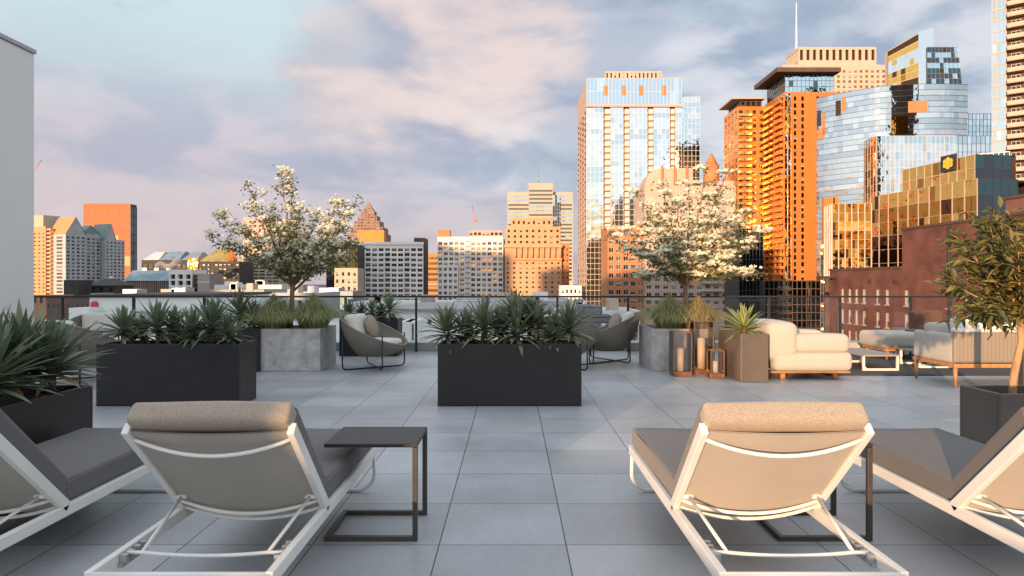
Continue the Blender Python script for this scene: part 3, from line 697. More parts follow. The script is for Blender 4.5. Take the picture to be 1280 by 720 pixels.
# ------------------------------------------------------------------ the city beyond the railing
G = -38.0                      # street level below the terrace
city_ground = mat('street_ground', (.06, .06, .062), .9, 0, .3, .02, detail=8)
mb = MB(); mb.quad((-5000, -3000, G), (5000, -3000, G), (5000, 9000, G), (-5000, 9000, G))
tag(mb.build('city_ground', city_ground), kind='structure')

def glass(name, col, rough=.04, metal=1.0, wob=.0):
    m = bpy.data.materials.new(name); m.use_nodes = True; nt = m.node_tree; b = nt.nodes['Principled BSDF']; L = nt.links.new
    b.inputs['Base Color'].default_value = (*col, 1); b.inputs['Roughness'].default_value = rough; b.inputs['Metallic'].default_value = metal
    if wob:
        tc = nn(nt, 'ShaderNodeTexCoord'); no = nn(nt, 'ShaderNodeTexNoise'); no.inputs['Scale'].default_value = .22; no.inputs['Detail'].default_value = 3; L(tc.outputs['Object'], no.inputs['Vector'])
        bp = nn(nt, 'ShaderNodeBump'); bp.inputs['Strength'].default_value = wob; bp.inputs['Distance'].default_value = .35; L(no.outputs['Fac'], bp.inputs['Height']); L(bp.outputs[0], b.inputs['Normal'])
    return m
g_blue = glass('glass_blue', (.56, .72, .81), .04, wob=.5)
g_pale = glass('glass_pale', (.72, .83, .88), .05, wob=.5)
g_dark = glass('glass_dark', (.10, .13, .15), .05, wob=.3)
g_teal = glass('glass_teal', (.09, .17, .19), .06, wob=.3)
g_gold = glass('glass_reflect_gold', (.52, .25, .05), .05, wob=1.0)  # orange and dark reflections are put into these three pane tints
g_goldl = glass('glass_reflect_gold_pale', (.88, .52, .14), .05, wob=1.0)
g_brown = glass('glass_reflect_brown', (.14, .07, .03), .08, wob=1.0)
g_win = mat('window_glass', (.02, .024, .028), .06, 0, spec=.55)
g_win2 = mat('window_glass_tinted', (.09, .10, .11), .05, 0, spec=1.0)
blind = mat('window_blind', (.42, .40, .36), .35)
frame_d = mat('frame_dark', (.04, .04, .045), .5); frame_w = mat('frame_white', (.6, .6, .58), .5)
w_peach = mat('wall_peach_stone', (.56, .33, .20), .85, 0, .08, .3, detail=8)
w_pale = mat('wall_pale_stone', (.47, .41, .34), .85, 0, .08, .3, detail=8)
w_white = mat('wall_white_render', (.74, .75, .75), .8, 0, .07, .25, detail=8)
w_grey = mat('wall_grey_stone', (.42, .45, .48), .85, 0, .12, .3, detail=8)
w_pink = mat('wall_pink_stone', (.52, .40, .34), .85, 0, .08, .3, detail=8)
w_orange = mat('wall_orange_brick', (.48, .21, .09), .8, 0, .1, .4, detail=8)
w_bright = mat('wall_bright_render', (.86, .87, .87), .8, 0, .05, .25, detail=8)
w_salmon = mat('wall_salmon', (.50, .34, .28), .8, 0, .06, .5)
w_rose = mat('wall_rose_stone', (.27, .17, .14), .8, 0, .1, .3, detail=8)
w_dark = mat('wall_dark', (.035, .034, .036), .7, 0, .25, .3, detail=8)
w_brown = mat('wall_brown', (.10, .06, .045), .8, 0, .25, .3, detail=8)
w_mint = mat('wall_pale_cladding', (.76, .79, .77), .6, 0, .05, .8, bump=.3, bscale=3.5, wave='Z')
roof_w = mat('roof_membrane', (.55, .57, .58), .85, 0, .12, .35, detail=9)
roof_b = mat('roof_blue_metal', (.20, .28, .34), .5, .2, .3, .35, detail=9)
roof_t = mat('roof_copper_green', (.20, .27, .26), .6, .0, .15, .3, detail=8)
roof_p = mat('roof_orange_tile', (.50, .26, .12), .7, 0, .12, .6, detail=8)
steel = mat('steel_grey', (.32, .34, .36), .4, .6, .15, 2)
bluebox = mat('unit_blue_grey', (.07, .10, .15), .5, 0, .1, 2)
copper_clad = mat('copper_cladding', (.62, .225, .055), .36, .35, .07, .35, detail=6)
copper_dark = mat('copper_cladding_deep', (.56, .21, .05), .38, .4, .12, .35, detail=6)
brick_red = bricky('red_brick', (.20, .047, .029), (.115, .031, .022), (.16, .095, .075), 1.0, stain=.4)

class Bd:
    def __init__(s, name, label, cat, px, Y, th=0, group=None, base=None):
        s.O = Vector((X(px, Y), Y, base if base is not None else G)); s.th = radians(th); s.c, s.s = cos(s.th), sin(s.th); s.base = s.O.z
        s.e = thing(name, label, cat, s.O, s.th, group); s.nwin = 0; s.extra = MB(); s.xm = []; s.cache = {}; s.nbal = 0
    def u(s, px, v=0.0):
        k = (px - 640) / FOC
        return (k * (s.O.y + v * s.c) - s.O.x + v * s.s) / (s.c - k * s.s)
    def v(s, px, u=0.0):      # depth along local y at which the side plane u shows at px
        k = (px - 640) / FOC
        return (s.O.x + u * s.c - k * (s.O.y + u * s.s)) / (k * s.c + s.s)
    def z(s, py, u=0.0, v=0.0): return Z(py, s.O.y + u * s.s + v * s.c) - s.base
    def part(s, mb, name, mats, parent=None, **k): return mb.build(name, mats, parent or s.e, **k)
    # -- windows
    def window_mesh(s, w, h, dep, nm, nh, gl, fr, var):
        key = (round(w, 2), round(h, 2), round(dep, 2), nm, nh, gl.name, fr.name, var)
        if key not in s.cache:
            mb = MB(); f = min(.09, w * .08); y = dep - .02
            mb.quad((0, y, 0), (w, y, 0), (w, y, h), (0, y, h), 0)
            if var: mb.quad((f, y - .02, h * (1 - var)), (w - f, y - .02, h * (1 - var)), (w - f, y - .02, h - f), (f, y - .02, h - f), 2)
            for a in range(nm + 2):
                x = a * (w - f) / (nm + 1); mb.box(x, x + f, y - .08, y - .03, 0, h, 1)
            for a in range(nh + 2):
                zz = a * (h - f) / (nh + 1); mb.box(f, w - f, y - .075, y - .035, zz, zz + f, 1)
            me = bpy.data.meshes.new('window'); me.from_pydata(mb.v, [], mb.f)
            for m_ in (gl, fr, blind): me.materials.append(m_)
            me.polygons.foreach_set('material_index', mb.m); s.cache[key] = (me, mb)
        return s.cache[key]
    def put_window(s, T, w, h, dep, nm, nh, gl, fr, var, name='window', cap=100):
        me, mb = s.window_mesh(w, h, dep, nm, nh, gl, fr, var)
        if s.nwin < cap:
            o = link(name, me, s.e); o.matrix_basis = T; s.nwin += 1
        else:
            idx = []
            for m_ in (gl, fr, blind):
                if m_ not in s.xm: s.xm.append(m_)
                idx.append(s.xm.index(m_))
            b = len(s.extra.v)
            s.extra.v += [tuple(T @ Vector(v)) for v in mb.v]; s.extra.f += [tuple(i + b for i in f) for f in mb.f]; s.extra.m += [idx[m_] for m_ in mb.m]; s.extra.s += [False] * len(mb.f)
    def facade(s, mb, T, W, z0, z1, sp, m=0):
        """wall sheet with window openings; sp: nc, nr, ww, wh (fractions of a bay), mu (side margin), zb, zt, dep"""
        if sp is None:
            mb.quad((0, 0, z0), (W, 0, z0), (W, 0, z1), (0, 0, z1), m, False, T); return
        nc, nr = sp['nc'], sp['nr']; mu = sp.get('mu', 0); zb = sp.get('zb', z0); zt = sp.get('zt', z1); dep = sp.get('dep', .3)
        bw = (W - 2 * mu) / nc; bh = (zt - zb) / nr; ww = bw * sp.get('ww', .6); wh = bh * sp.get('wh', .6)
        skip = sp.get('skip', ())
        xs = [0]; cols = []
        for c in range(nc):
            a = mu + bw * c + (bw - ww) / 2; cols.append((a, a + ww)); xs += [a, a + ww]
        xs.append(W); zs = [z0]; rows = []
        for r in range(nr):
            a = zb + bh * r + (bh - wh) * sp.get('sit', .5); rows.append((a, a + wh)); zs += [a, a + wh]
        zs.append(z1)
        vs = [(x, 0, z) for z in zs for x in xs]; nx = len(xs); fs = []
        for j in range(len(zs) - 1):
            for i in range(nx - 1):
                hole = i % 2 == 1 and j % 2 == 1 and ((i - 1) // 2) not in skip
                if not hole and zs[j + 1] - zs[j] > 1e-4 and xs[i + 1] - xs[i] > 1e-4: fs.append((j * nx + i, j * nx + i + 1, (j + 1) * nx + i + 1, (j + 1) * nx + i))
        mb.add(vs, fs, m, False, T)
        r = random.Random(int(W * 100) + nc)
        for b in reversed(range(nr)):
            z_a, z_b = rows[b]
            for ci, (a, c) in enumerate(cols):
                if ci in skip: continue
                mb.add([(a, 0, z_a), (c, 0, z_a), (c, 0, z_b), (a, 0, z_b), (a, dep, z_a), (c, dep, z_a), (c, dep, z_b), (a, dep, z_b)],
                       [(0, 4, 5, 1), (1, 5, 6, 2), (2, 6, 7, 3), (3, 7, 4, 0)], m, False, T)
                gl = sp.get('glass', g_win)
                if isinstance(gl, (list, tuple)): gl = r.choice(gl)
                var = r.choice(sp.get('blinds', (0, 0, 0, .35, .6)))
                s.put_window(T @ Matrix.Translation((a, 0, z_a)), c - a, z_b - z_a, dep, sp.get('nm', 1), sp.get('nh', 0), gl, sp.get('frame', frame_d), var)
    def vol(s, u0, u1, v0, v1, z0, z1, m, front=None, left=None, right=None, par=.8, name='wall', roof=None, nofront=False, noleft=False, noright=False):
        mb = MB(); mats = [m, roof or roof_w]
        TF = Matrix.Translation((u0, v0, 0)); TL = Matrix.Translation((u0, v1, 0)) @ Matrix.Rotation(radians(-90), 4, 'Z'); TR = Matrix.Translation((u1, v0, 0)) @ Matrix.Rotation(radians(90), 4, 'Z')
        if not nofront: s.facade(mb, TF, u1 - u0, z0, z1, front)
        if not noleft: s.facade(mb, TL, v1 - v0, z0, z1, left)
        if not noright: s.facade(mb, TR, v1 - v0, z0, z1, right)
        mb.quad((u1, v1, z0), (u0, v1, z0), (u0, v1, z1), (u1, v1, z1), 0)
        t = .35
        mb.quad((u0 + t, v0 + t, z1 - par), (u1 - t, v0 + t, z1 - par), (u1 - t, v1 - t, z1 - par), (u0 + t, v1 - t, z1 - par), 1)
        o = [(u0, v0), (u1, v0), (u1, v1), (u0, v1)]; i = [(u0 + t, v0 + t), (u1 - t, v0 + t), (u1 - t, v1 - t), (u0 + t, v1 - t)]
        for k in range(4):
            j = (k + 1) % 4
            mb.quad((*o[k], z1), (*o[j], z1), (*i[j], z1), (*i[k], z1), 0); mb.quad((*i[k], z1), (*i[j], z1), (*i[j], z1 - par), (*i[k], z1 - par), 0)
        return s.part(mb, name, mats)
    def curtain(s, T, W, z0, z1, nx, nz, mats, wts, mull, mw=.12, mh=None, tilt=.004, off=.02, name='glass_facade', proud=.06, vonly=None, seed=1, bow=None):
        r = random.Random(seed + int(W * 10)); mb = MB(); mm = MB(); dx, dz = W / nx, (z1 - z0) / nz
        P = (lambda x, y, z: (x, y, z)) if bow is None else bow
        for j in range(nz):
            rowm = r.choices(range(len(mats)), wts)[0]
            for i in range(nx):
                a, b = r.gauss(0, tilt), r.gauss(0, tilt)
                k = rowm if r.random() < .72 else r.choices(range(len(mats)), wts)[0]
                x0, x1, a0, a1 = i * dx, (i + 1) * dx, z0 + j * dz, z0 + (j + 1) * dz
                e = lambda sx, sz: -off - a * sx * dx / 2 - b * sz * dz / 2
                mb.quad(P(x0, e(-1, -1), a0), P(x1, e(1, -1), a0), P(x1, e(1, 1), a1), P(x0, e(-1, 1), a1), k, False, T)
        s.part(mb, name, mats)
        mh = mw if mh is None else mh
        if bow is None:
            for i in range(nx + 1):
                if vonly and i % vonly: continue
                mm.box(i * dx - mw / 2, i * dx + mw / 2, -off - proud - .04, -off + .02, z0, z1, 0, T)
            if mh > 0:
                for j in range(nz + 1): mm.box(0, W, -off - proud * .6 - .035, -off + .015, z0 + j * dz - mh / 2, z0 + j * dz + mh / 2, 0, T)
        else:
            for i in range(nx + 1):
                x = i * dx; a = Vector(P(x, -off - .03, z0)); b = Vector(P(x, -off - .03, z1)); mm.bar(T @ a, T @ b, mw, mw)
            for j in range(nz + 1):
                for i in range(nx):
                    zz = z0 + j * dz; mm.bar(T @ Vector(P(i * dx, -off - .035, zz)), T @ Vector(P((i + 1) * dx, -off - .035, zz)), mh, mh)
        if mm.v: s.part(mm, 'mullion_grid', mull)
    def balcony(s, T, w, d, m_slab, rail='solid', h=1.0, mr=None):
        key = ('b', round(w, 2), round(d, 2), m_slab.name, rail)
        if key not in s.cache:
            mb = MB(); mb.box(0, w, -d, -.003, 0, .22)
            if rail == 'solid': mb.box(0, w, -d, -d + .12, .223, h, 1); mb.box(0, .1, -d + .123, -.004, .223, h, 1); mb.box(w - .1, w, -d + .123, -.004, .223, h, 1)
            elif rail == 'bars':
                mb.box(0, w, -d, -d + .06, h - .08, h, 1)
                n = max(4, int(w / .6))
                for i in range(n + 1): mb.box(i * (w - .05) / n, i * (w - .05) / n + .05, -d, -d + .05, .223, h - .083, 1)
            me = bpy.data.meshes.new('balcony'); me.from_pydata(mb.v, [], mb.f); me.materials.append(m_slab); me.materials.append(mr or m_slab); me.polygons.foreach_set('material_index', mb.m)
            s.cache[key] = me
        if s.nbal < 100:
            o = link('balcony', s.cache[key], s.e); o.matrix_basis = T
        s.nbal += 1
    def done(s):
        if s.extra.v:
            o = s.part(s.extra, 'window_field', s.xm); o['kind'] = 'stuff'
        return s
def TF(u0, v0=0.0): return Matrix.Translation((u0, v0, 0))
def TL(u0, v1): return Matrix.Translation((u0, v1, 0)) @ Matrix.Rotation(radians(-90), 4, 'Z')
def TR(u1, v0): return Matrix.Translation((u1, v0, 0)) @ Matrix.Rotation(radians(90), 4, 'Z')
def gable(b, u0, u1, v0, v1, z0, zp, m_roof, m_wall):
    um = (u0 + u1) / 2; mb = MB(); o = .25
    mb.add([(u0, v0, z0), (u1, v0, z0), (um, v0, zp), (u0, v1, z0), (u1, v1, z0), (um, v1, zp)], [(0, 1, 2), (3, 5, 4)], 1)
    mb.quad((u0 - o, v0 - o, z0 - .1), (um, v0 - o, zp + .1), (um, v1, zp + .1), (u0 - o, v1, z0 - .1), 0); mb.quad((um, v0 - o, zp + .1), (u1 + o, v0 - o, z0 - .1), (u1 + o, v1, z0 - .1), (um, v1, zp + .1), 0)
    b.part(mb, 'roof', [m_roof, m_wall])

# ---- left group -------------------------------------------------------------------------------
b = Bd('apartment_block', 'pale apartment block with gabled turrets, its left side glowing orange', 'apartment building', 82, 400, 66)
zt = lambda py, u=0, v=0: b.z(py, u, v)
low = 0.0
def wsp(nc, nr, zb, zt_, **k): return dict(nc=nc, nr=nr, zb=zb, zt=zt_, **k)
dv = b.v(40, 0)
zA = zt(292); nrA = 17
b.vol(0, b.u(107), 0, dv * .35, low, zA, w_grey, front=wsp(4, nrA, zt(372), zA - 1, ww=.55, wh=.5, nm=0), left=wsp(1, nrA, zt(372), zA - 1, ww=.5, wh=.6, glass=g_win2), name='wall')
gable(b, 0, b.u(107), 0, dv * .5, zA, zt(270), roof_p, w_grey)
ul, ur = b.u(107) + .05, b.u(131)
b.vol(ul, ur, 4, dv * .35, low, zt(292, ul, 4), w_grey, front=wsp(4, nrA, b.z(372, ul), b.z(296, ul, 4), ww=.6, wh=.55, nm=0, glass=(g_win, g_dark)), roof=roof_t)
gable(b, ul, ur, 4, dv * .35, zt(292, ul, 4), zt(281, ul, 4), roof_t, roof_t)
u2, u3 = b.u(132), b.u(156)
zB = b.z(299, u2); b.vol(u2, u3, 0, dv * .35, low, zB, w_grey, front=wsp(5, nrA, b.z(372, u2), zB - 1, ww=.55, wh=.5, nm=0))
gable(b, u2, u3 - 6, 0, dv * .5, zB, b.z(279, u2), roof_t, w_grey)
# orange-lit left wing with its balcony slot
v1, v2 = dv * .35 + .05, dv
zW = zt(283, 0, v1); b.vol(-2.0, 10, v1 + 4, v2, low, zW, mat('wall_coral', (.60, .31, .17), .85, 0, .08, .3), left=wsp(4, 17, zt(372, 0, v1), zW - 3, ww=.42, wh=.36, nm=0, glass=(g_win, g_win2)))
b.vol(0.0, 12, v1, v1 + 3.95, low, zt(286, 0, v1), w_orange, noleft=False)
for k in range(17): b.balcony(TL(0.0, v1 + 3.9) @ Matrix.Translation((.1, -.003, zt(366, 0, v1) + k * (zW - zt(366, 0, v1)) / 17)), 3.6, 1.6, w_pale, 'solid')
b.vol(-1, 9, v1 + 8, v2 - 1, zW, zt(270, 0, v2), w_pale, name='penthouse'); b.done()

b = Bd('office_tower', 'orange glowing slab tower with a dark right edge behind the gabled apartments', 'tower', 105, 540)
b.vol(0, b.u(163), .3, b.v(171, b.u(163)), low, b.z(255), w_brown, nofront=True)
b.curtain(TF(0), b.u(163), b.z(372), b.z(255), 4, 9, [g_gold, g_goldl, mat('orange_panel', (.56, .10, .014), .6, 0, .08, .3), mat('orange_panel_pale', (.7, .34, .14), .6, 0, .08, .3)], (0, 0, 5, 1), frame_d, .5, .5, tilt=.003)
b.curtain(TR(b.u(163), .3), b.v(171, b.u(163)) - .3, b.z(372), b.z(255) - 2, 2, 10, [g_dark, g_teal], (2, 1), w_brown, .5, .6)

b = Bd('brick_house', 'small dark house with a hipped roof in front of the gabled apartments', 'house', 110, 190)
b.vol(0, b.u(144), 0, 9, 10, b.z(357), w_dark, front=wsp(3, 1, b.z(366), b.z(359), ww=.3, wh=.8), par=.2)
mb = MB(); W = b.u(144); z0 = b.z(357) + .01; z1 = b.z(348); mb.add([(-.4, -.4, z0), (W + .4, -.4, z0), (W + .4, 9.4, z0), (-.4, 9.4, z0), (W * .35, 4, z1), (W * .65, 4, z1), (W * .65, 5, z1), (W * .35, 5, z1)], [(0, 1, 5, 4), (1, 2, 6, 5), (2, 3, 7, 6), (3, 0, 4, 7), (4, 5, 6, 7)]); b.part(mb, 'roof', w_dark)
mb = MB(); mb.box(W * .45, W * .56, 4.2, 4.9, z1 - .2, b.z(345)); b.part(mb, 'chimney', w_white); b.done()
b = Bd('low_house', 'low reddish brick house roof below the orange-lit apartment wing', 'house', 40, 170)
b.vol(0, b.u(63), 0, 9, 10, b.z(369), w_orange, front=wsp(3, 1, b.z(380), b.z(371), ww=.5, wh=.8), par=.2)
b.vol(0, b.u(60), 12, 18, 10, b.z(350, 0, 12), w_dark, name='rear_wing', par=.2); b.done()
b = Bd('brown_rooftop', 'flat brown rooftop building with a weathered front left of the pale penthouse', 'building', 58, 120)
b.vol(0, b.u(112), 0, 16, 10, b.z(371), w_brown, front=wsp(9, 1, b.z(388), b.z(376), ww=.35, wh=.35), par=.3)
b.vol(b.u(100), b.u(110), 3, 8, b.z(371) - .3, b.z(367), steel, name='plant_room', par=.2); b.done()

b = Bd('market_hall', 'dark striped hall under a weathered pale blue roof', 'building', 157, 250)
W = b.u(209); b.vol(0, W, .4, 22, low, b.z(351), w_dark, nofront=True, par=.3)
b.curtain(TF(0), W, b.z(372), b.z(351), 22, 1, [w_dark, w_brown], (3, 1), steel, .12, 0)
mb = MB(); z0 = b.z(351); mb.add([(-.5, -.6, z0), (W + .5, -.6, z0), (W + .5, 22, z0), (-.5, 22, z0), (-.3, 5, b.z(338, 0, 5)), (W + .3, 5, b.z(338, 0, 5)), (W + .3, 17, b.z(338, 0, 5)), (-.3, 17, b.z(338, 0, 5))], [(0, 1, 5, 4), (1, 2, 6, 5), (2, 3, 7, 6), (3, 0, 4, 7), (4, 5, 6, 7)]); b.part(mb, 'roof', roof_b)
for q in (.2, .5, .8):
    mb = MB(); mb.box(W * q - .8, W * q + .8, 7, 9, b.z(338, 0, 5), b.z(335, 0, 7)); b.part(mb, 'roof_vent', steel)
b = Bd('concrete_building', 'white concrete framed building with deep dark openings beside the blue-roofed hall', 'building', 211, 240)
W = b.u(240); b.vol(0, W, 0, 12, low, b.z(337), w_white, front=wsp(3, 4, b.z(373), b.z(342), ww=.62, wh=.72, dep=1.4, glass=g_dark, nm=0, blinds=(0,)), par=.4)
b.vol(W + .02, b.u(247), 1, 12, low, b.z(343), w_brown, front=wsp(1, 4, b.z(373), b.z(345), ww=.5, wh=.5), par=.3, name='stair_wing')
b.done()
b = Bd('metal_shed', 'plain grey metal clad block right of the white framed building', 'building', 247, 236)
b.vol(0, b.u(262), 0, 10, low, b.z(342), steel, par=.2)
mb = MB(); mb.box(-.05, b.u(262) + .05, -.08, .0, b.z(353), b.z(352)); b.part(mb, 'trim', w_white)
mb = MB(); mb.cyl(b.u(253), 4, b.z(342) - .1, b.z(330), .22, 8); b.part(mb, 'flue', steel)
b = Bd('station_hall', 'long dark hall with slanted blue-grey roof lights behind the market hall', 'building', 177, 360)
W = b.u(247); b.vol(0, W, 0, 24, low, b.z(325), w_dark, front=wsp(10, 1, b.z(338), b.z(327), ww=.7, wh=.5, glass=g_dark), par=.3); k = 0
for a, c, pt, rm in ((178, 198, 315, roof_w), (198, 224, 314.5, roof_b), (226, 246, 315, steel)):
    u0, u1 = b.u(a), b.u(c); mb = MB(); zz = b.z(325) + .01; mb.add([(u0, 0, zz), (u1, 0, zz), (u1, 20, zz), (u0, 20, zz), (u0 + 2, 9, b.z(pt, 0, 9)), (u1 - 1, 9, b.z(pt, 0, 9)), (u1 - 1, 12, b.z(pt, 0, 9)), (u0 + 2, 12, b.z(pt, 0, 9))], [(0, 1, 5, 4), (1, 2, 6, 5), (2, 3, 7, 6), (3, 0, 4, 7), (4, 5, 6, 7)]); b.part(mb, 'roof_light', rm)
b.done()
b = Bd('glass_pavilion', 'dark block under a sloping glass roof glowing orange with the sunset', 'building', 236, 330)
W = b.u(299); b.vol(0, W, 0, 18, low, b.z(327), w_dark, front=wsp(12, 8, b.z(372), b.z(329), ww=.6, wh=.6, glass=(g_dark, g_win)), par=.3)
mb = MB(); zz = b.z(327) + .01; u0, u1 = b.u(249), b.u(281)
mb.add([(u0, -.5, zz), (u1, -.5, zz), (u1 - 1, 12, b.z(309, 0, 12)), (u0 + 5, 12, b.z(309, 0, 12)), (u0, 16, zz), (u1, 16, zz)], [(0, 1, 2, 3), (3, 2, 5, 4), (0, 3, 4), (1, 5, 2)]); b.part(mb, 'glass_roof', g_goldl)
mb = MB(); u0, u1 = b.u(235), b.u(248); mb.add([(u0, -.6, b.z(338)), (u1, -.6, b.z(338)), (u1, -.1, b.z(322)), (u0, -.1, b.z(322))], [(0, 1, 2, 3)]); b.part(mb, 'glass_bay', g_gold)
b.done()
b = Bd('apartment_block', 'pale apartment slab with striped floors mostly hidden behind the darker flowering tree', 'apartment building', 298, 360)
b.vol(0, b.u(349), 0, 14, low, b.z(318), w_pale, front=wsp(6, 12, b.z(370), b.z(321), ww=.82, wh=.5, glass=(g_win2, g_blue), nm=2)); b.done()
b = Bd('office_tower', 'peach stone tower rising behind the darker flowering tree', 'tower', 304, 480)
b.vol(0, b.u(346), 0, 20, low, b.z(272), w_pink, front=wsp(7, 14, b.z(345), b.z(275), ww=.5, wh=.5, nm=0)); b.done()
b = Bd('office_block', 'dark glass office block between the darker tree and the white apartments', 'office building', 408, 330)
W = b.u(447); b.vol(0, W, .3, 16, low, b.z(306), w_dark, nofront=True); b.curtain(TF(0), W, b.z(374), b.z(306), 12, 16, [g_dark, g_teal, g_brown], (4, 2, 1), frame_d, .12)
b = Bd('stone_house', 'small beige stone house at the foot of the dark office block', 'house', 418, 230)
b.vol(0, b.u(447), 0, 10, low, b.z(335), w_pale, front=wsp(4, 4, b.z(374), b.z(338), ww=.4, wh=.5)); b.done()
b = Bd('blue_shed', 'low shed with a pale blue roof under the tree, beside the white apartments', 'shed', 384, 150)
b.vol(0, b.u(441), 0, 12, low, b.z(364), roof_b, par=.2); b.vol(b.u(396), b.u(420), 2, 8, b.z(364) - .2, b.z(360), steel, name='roof_unit', par=.1)
# stepped pyramid tower
b = Bd('pyramid_tower', 'pinkish stepped tower with a pointed pyramid crown beyond the white apartments', 'tower', 428, 560)
W = b.u(482); b.vol(0, W, 0, W, low, b.z(300), w_rose, front=wsp(9, 10, b.z(372), b.z(302), ww=.6, wh=.5), par=.4)
steps = [(433, 480, 300, 291), (436, 477, 291, 283), (440, 472, 283, 275), (444, 468, 275, 268), (447, 464, 268, 262)]
for a, c, p0, p1 in steps:
    ins = b.u(a); u0, u1 = b.u(a), b.u(c)
    b.vol(u0, u1, ins, W - ins, b.z(p0) - .4, b.z(p1), w_rose, front=wsp(max(3, int((c - a) / 4)), 2, b.z(p0), b.z(p1) - .3, ww=.7, wh=.42, nm=0, glass=(g_win, g_win2)), par=.3, name='setback')
mb = MB(); u0, u1 = b.u(448), b.u(463); um = (u0 + u1) / 2; vm = W / 2; zz = b.z(262); mb.add([(u0, u0, zz), (u1, u0, zz), (u1, W - u0, zz), (u0, W - u0, zz), (um, vm, b.z(252, 0, vm))], [(0, 1, 4), (1, 2, 4), (2, 3, 4), (3, 0, 4)]); b.part(mb, 'spire', w_rose); b.done()
b = Bd('orange_block', 'plain orange block showing above the roof of the white apartments', 'building', 447, 470)
b.vol(0, b.u(480), 0, 8, low, b.z(288), mat('orange_render', (.62, .24, .05), .7, 0, .08, .3), par=.4)

# ---- middle group -----------------------------------------------------------------------------
b = Bd('apartment_block', 'white apartment slab with many square windows and a dark flank in bluish shade', 'apartment building', 448, 360)
W = b.u(529); D_ = b.v(533, W)
b.vol(0, W, 0, D_, low, b.z(306), w_bright, front=wsp(10, 13, b.z(392), b.z(309), ww=.76, wh=.6, nm=1, glass=(g_win, g_win2), frame=frame_w, blinds=(0, 0, 0, .3, .5)), noright=False, name='wall')
b.vol(-.3, W + .2, -.5, D_, b.z(306) + .02, b.z(302.5), w_bright, par=.2, name='cornice')
u0, u1 = b.u(517), b.u(531); b.vol(u0, W + .6, 1.4, D_ + 3, b.z(302.5) - .3, b.z(297), w_dark, par=.2, name='lift_tower')
mb = MB(); mb.box(W + .02, W + .62, 1.0, D_ + 3, 0, b.z(302.5) - .35); b.part(mb, 'flank_wall', w_dark)
for ci in (1, 4, 7):
    for k in range(12): b.balcony(Matrix.Translation((W / 10 * ci + .3, 0, b.z(386) + k * (b.z(309) - b.z(392)) / 13)), W / 10 - .6, 1.3, w_white, 'bars', 1.0, steel)
b.done()
b = Bd('office_block', 'narrow orange block with horizontal window bands right of the white apartments', 'office building', 531, 470)
b.vol(0, b.u(549), 0, 14, low, b.z(317), w_orange, front=wsp(1, 9, b.z(380), b.z(319), ww=.98, wh=.5, glass=g_goldl, nm=4)); b.done()
b = Bd('apartment_block', 'grey and orange apartment block between the orange bands and the stone tower', 'apartment building', 547, 370)
W = b.u(629); D_ = 20
b.vol(0, W, 0, D_, low, b.z(296), w_white, front=wsp(12, 14, b.z(392), b.z(301), ww=.7, wh=.6, skip=(5,), nm=1, glass=(g_win, g_win2, g_goldl), frame=frame_w), noright=True)
b.vol(b.u(547), b.u(562), 1, 8, b.z(296) - .8, b.z(287), w_orange, par=.3, name='penthouse'); b.vol(b.u(586), W - .3, 2, 14, b.z(296) - .8, b.z(288), w_pink, par=.3, name='penthouse', front=wsp(8, 1, b.z(295), b.z(289), ww=.7, wh=.6))
mb = MB(); mb.box(W + .01, W + .8, -.2, D_, 0, b.z(299)); b.part(mb, 'flank_wall', w_dark)
for k in range(14): b.balcony(Matrix.Translation((W / 12 * 5 + .15, 0, b.z(386) + k * (b.z(301) - b.z(392)) / 14)), W / 12 - .3, 1.5, w_grey, 'bars', 1.0, steel)
b.vol(b.u(548), b.u(573), -3, -.02, low, b.z(331), w_white, front=wsp(4, 8, b.z(392), b.z(333), ww=.6, wh=.55, glass=(g_win, g_win2), frame=frame_w), name='front_wing', par=.5); b.done()
b = Bd('stone_tower', 'old stepped stone tower with a row of tall columns glowing orange', 'tower', 631, 364)
W = b.u(702)
b.vol(0, W, 0, 24, low, b.z(308), w_peach, front=wsp(9, 11, b.z(392), b.z(326), ww=.34, wh=.42, nm=0), par=.5)
for k in range(9):
    mb = MB(); uu = b.u(644) + (b.u(700) - b.u(644)) * k / 8; mb.cyl(uu, -.7, b.z(323), b.z(309.5), .75, 10); b.part(mb, 'column', w_peach)
mb = MB(); mb.box(-.3, W + .3, -1.6, -.01, b.z(309.5) + .02, b.z(306)); b.part(mb, 'cornice', w_peach)
mb = MB(); mb.box(b.u(642), W + .2, -1.6, -.01, b.z(325), b.z(323) - .02); b.part(mb, 'ledge', w_peach)
b.vol(.5, W - .5, .8, 22, b.z(308), b.z(283), w_peach, front=wsp(9, 3, b.z(306), b.z(285), ww=.4, wh=.45, nm=0), name='upper_storey', par=.4)
b.vol(b.u(639), b.u(690), 3, 18, b.z(283) - .4, b.z(272, 0, 3), w_peach, front=wsp(8, 1, b.z(282), b.z(273), ww=.4, wh=.5, nm=0), name='attic_storey', par=.4)
b.vol(W + .02, b.u(712), 2, 20, low, b.z(304), w_orange, front=wsp(2, 9, b.z(372), b.z(308), ww=.3, wh=.4, nm=0), name='side_wing', par=.4); b.done()
b = Bd('slab_tower', 'tall pale cross-shaped office tower with thin horizontal bands and a roof mast', 'tower', 634, 720)
W = b.u(717)
bd = dict(ww=.97, wh=.5, dep=.5, nm=0, glass=(g_win2, g_blue), blinds=(0,))
b.vol(0, W, 8, 40, low, b.z(240, 0, 8), w_pink, front=wsp(1, 22, b.z(352), b.z(244, 0, 8), **bd), name='wall')
u0, u1 = b.u(661), b.u(691); b.vol(u0, u1, 0, 7.9, low, b.z(229), w_pink, front=wsp(1, 23, b.z(352), b.z(236), **bd), name='centre_wing'); 
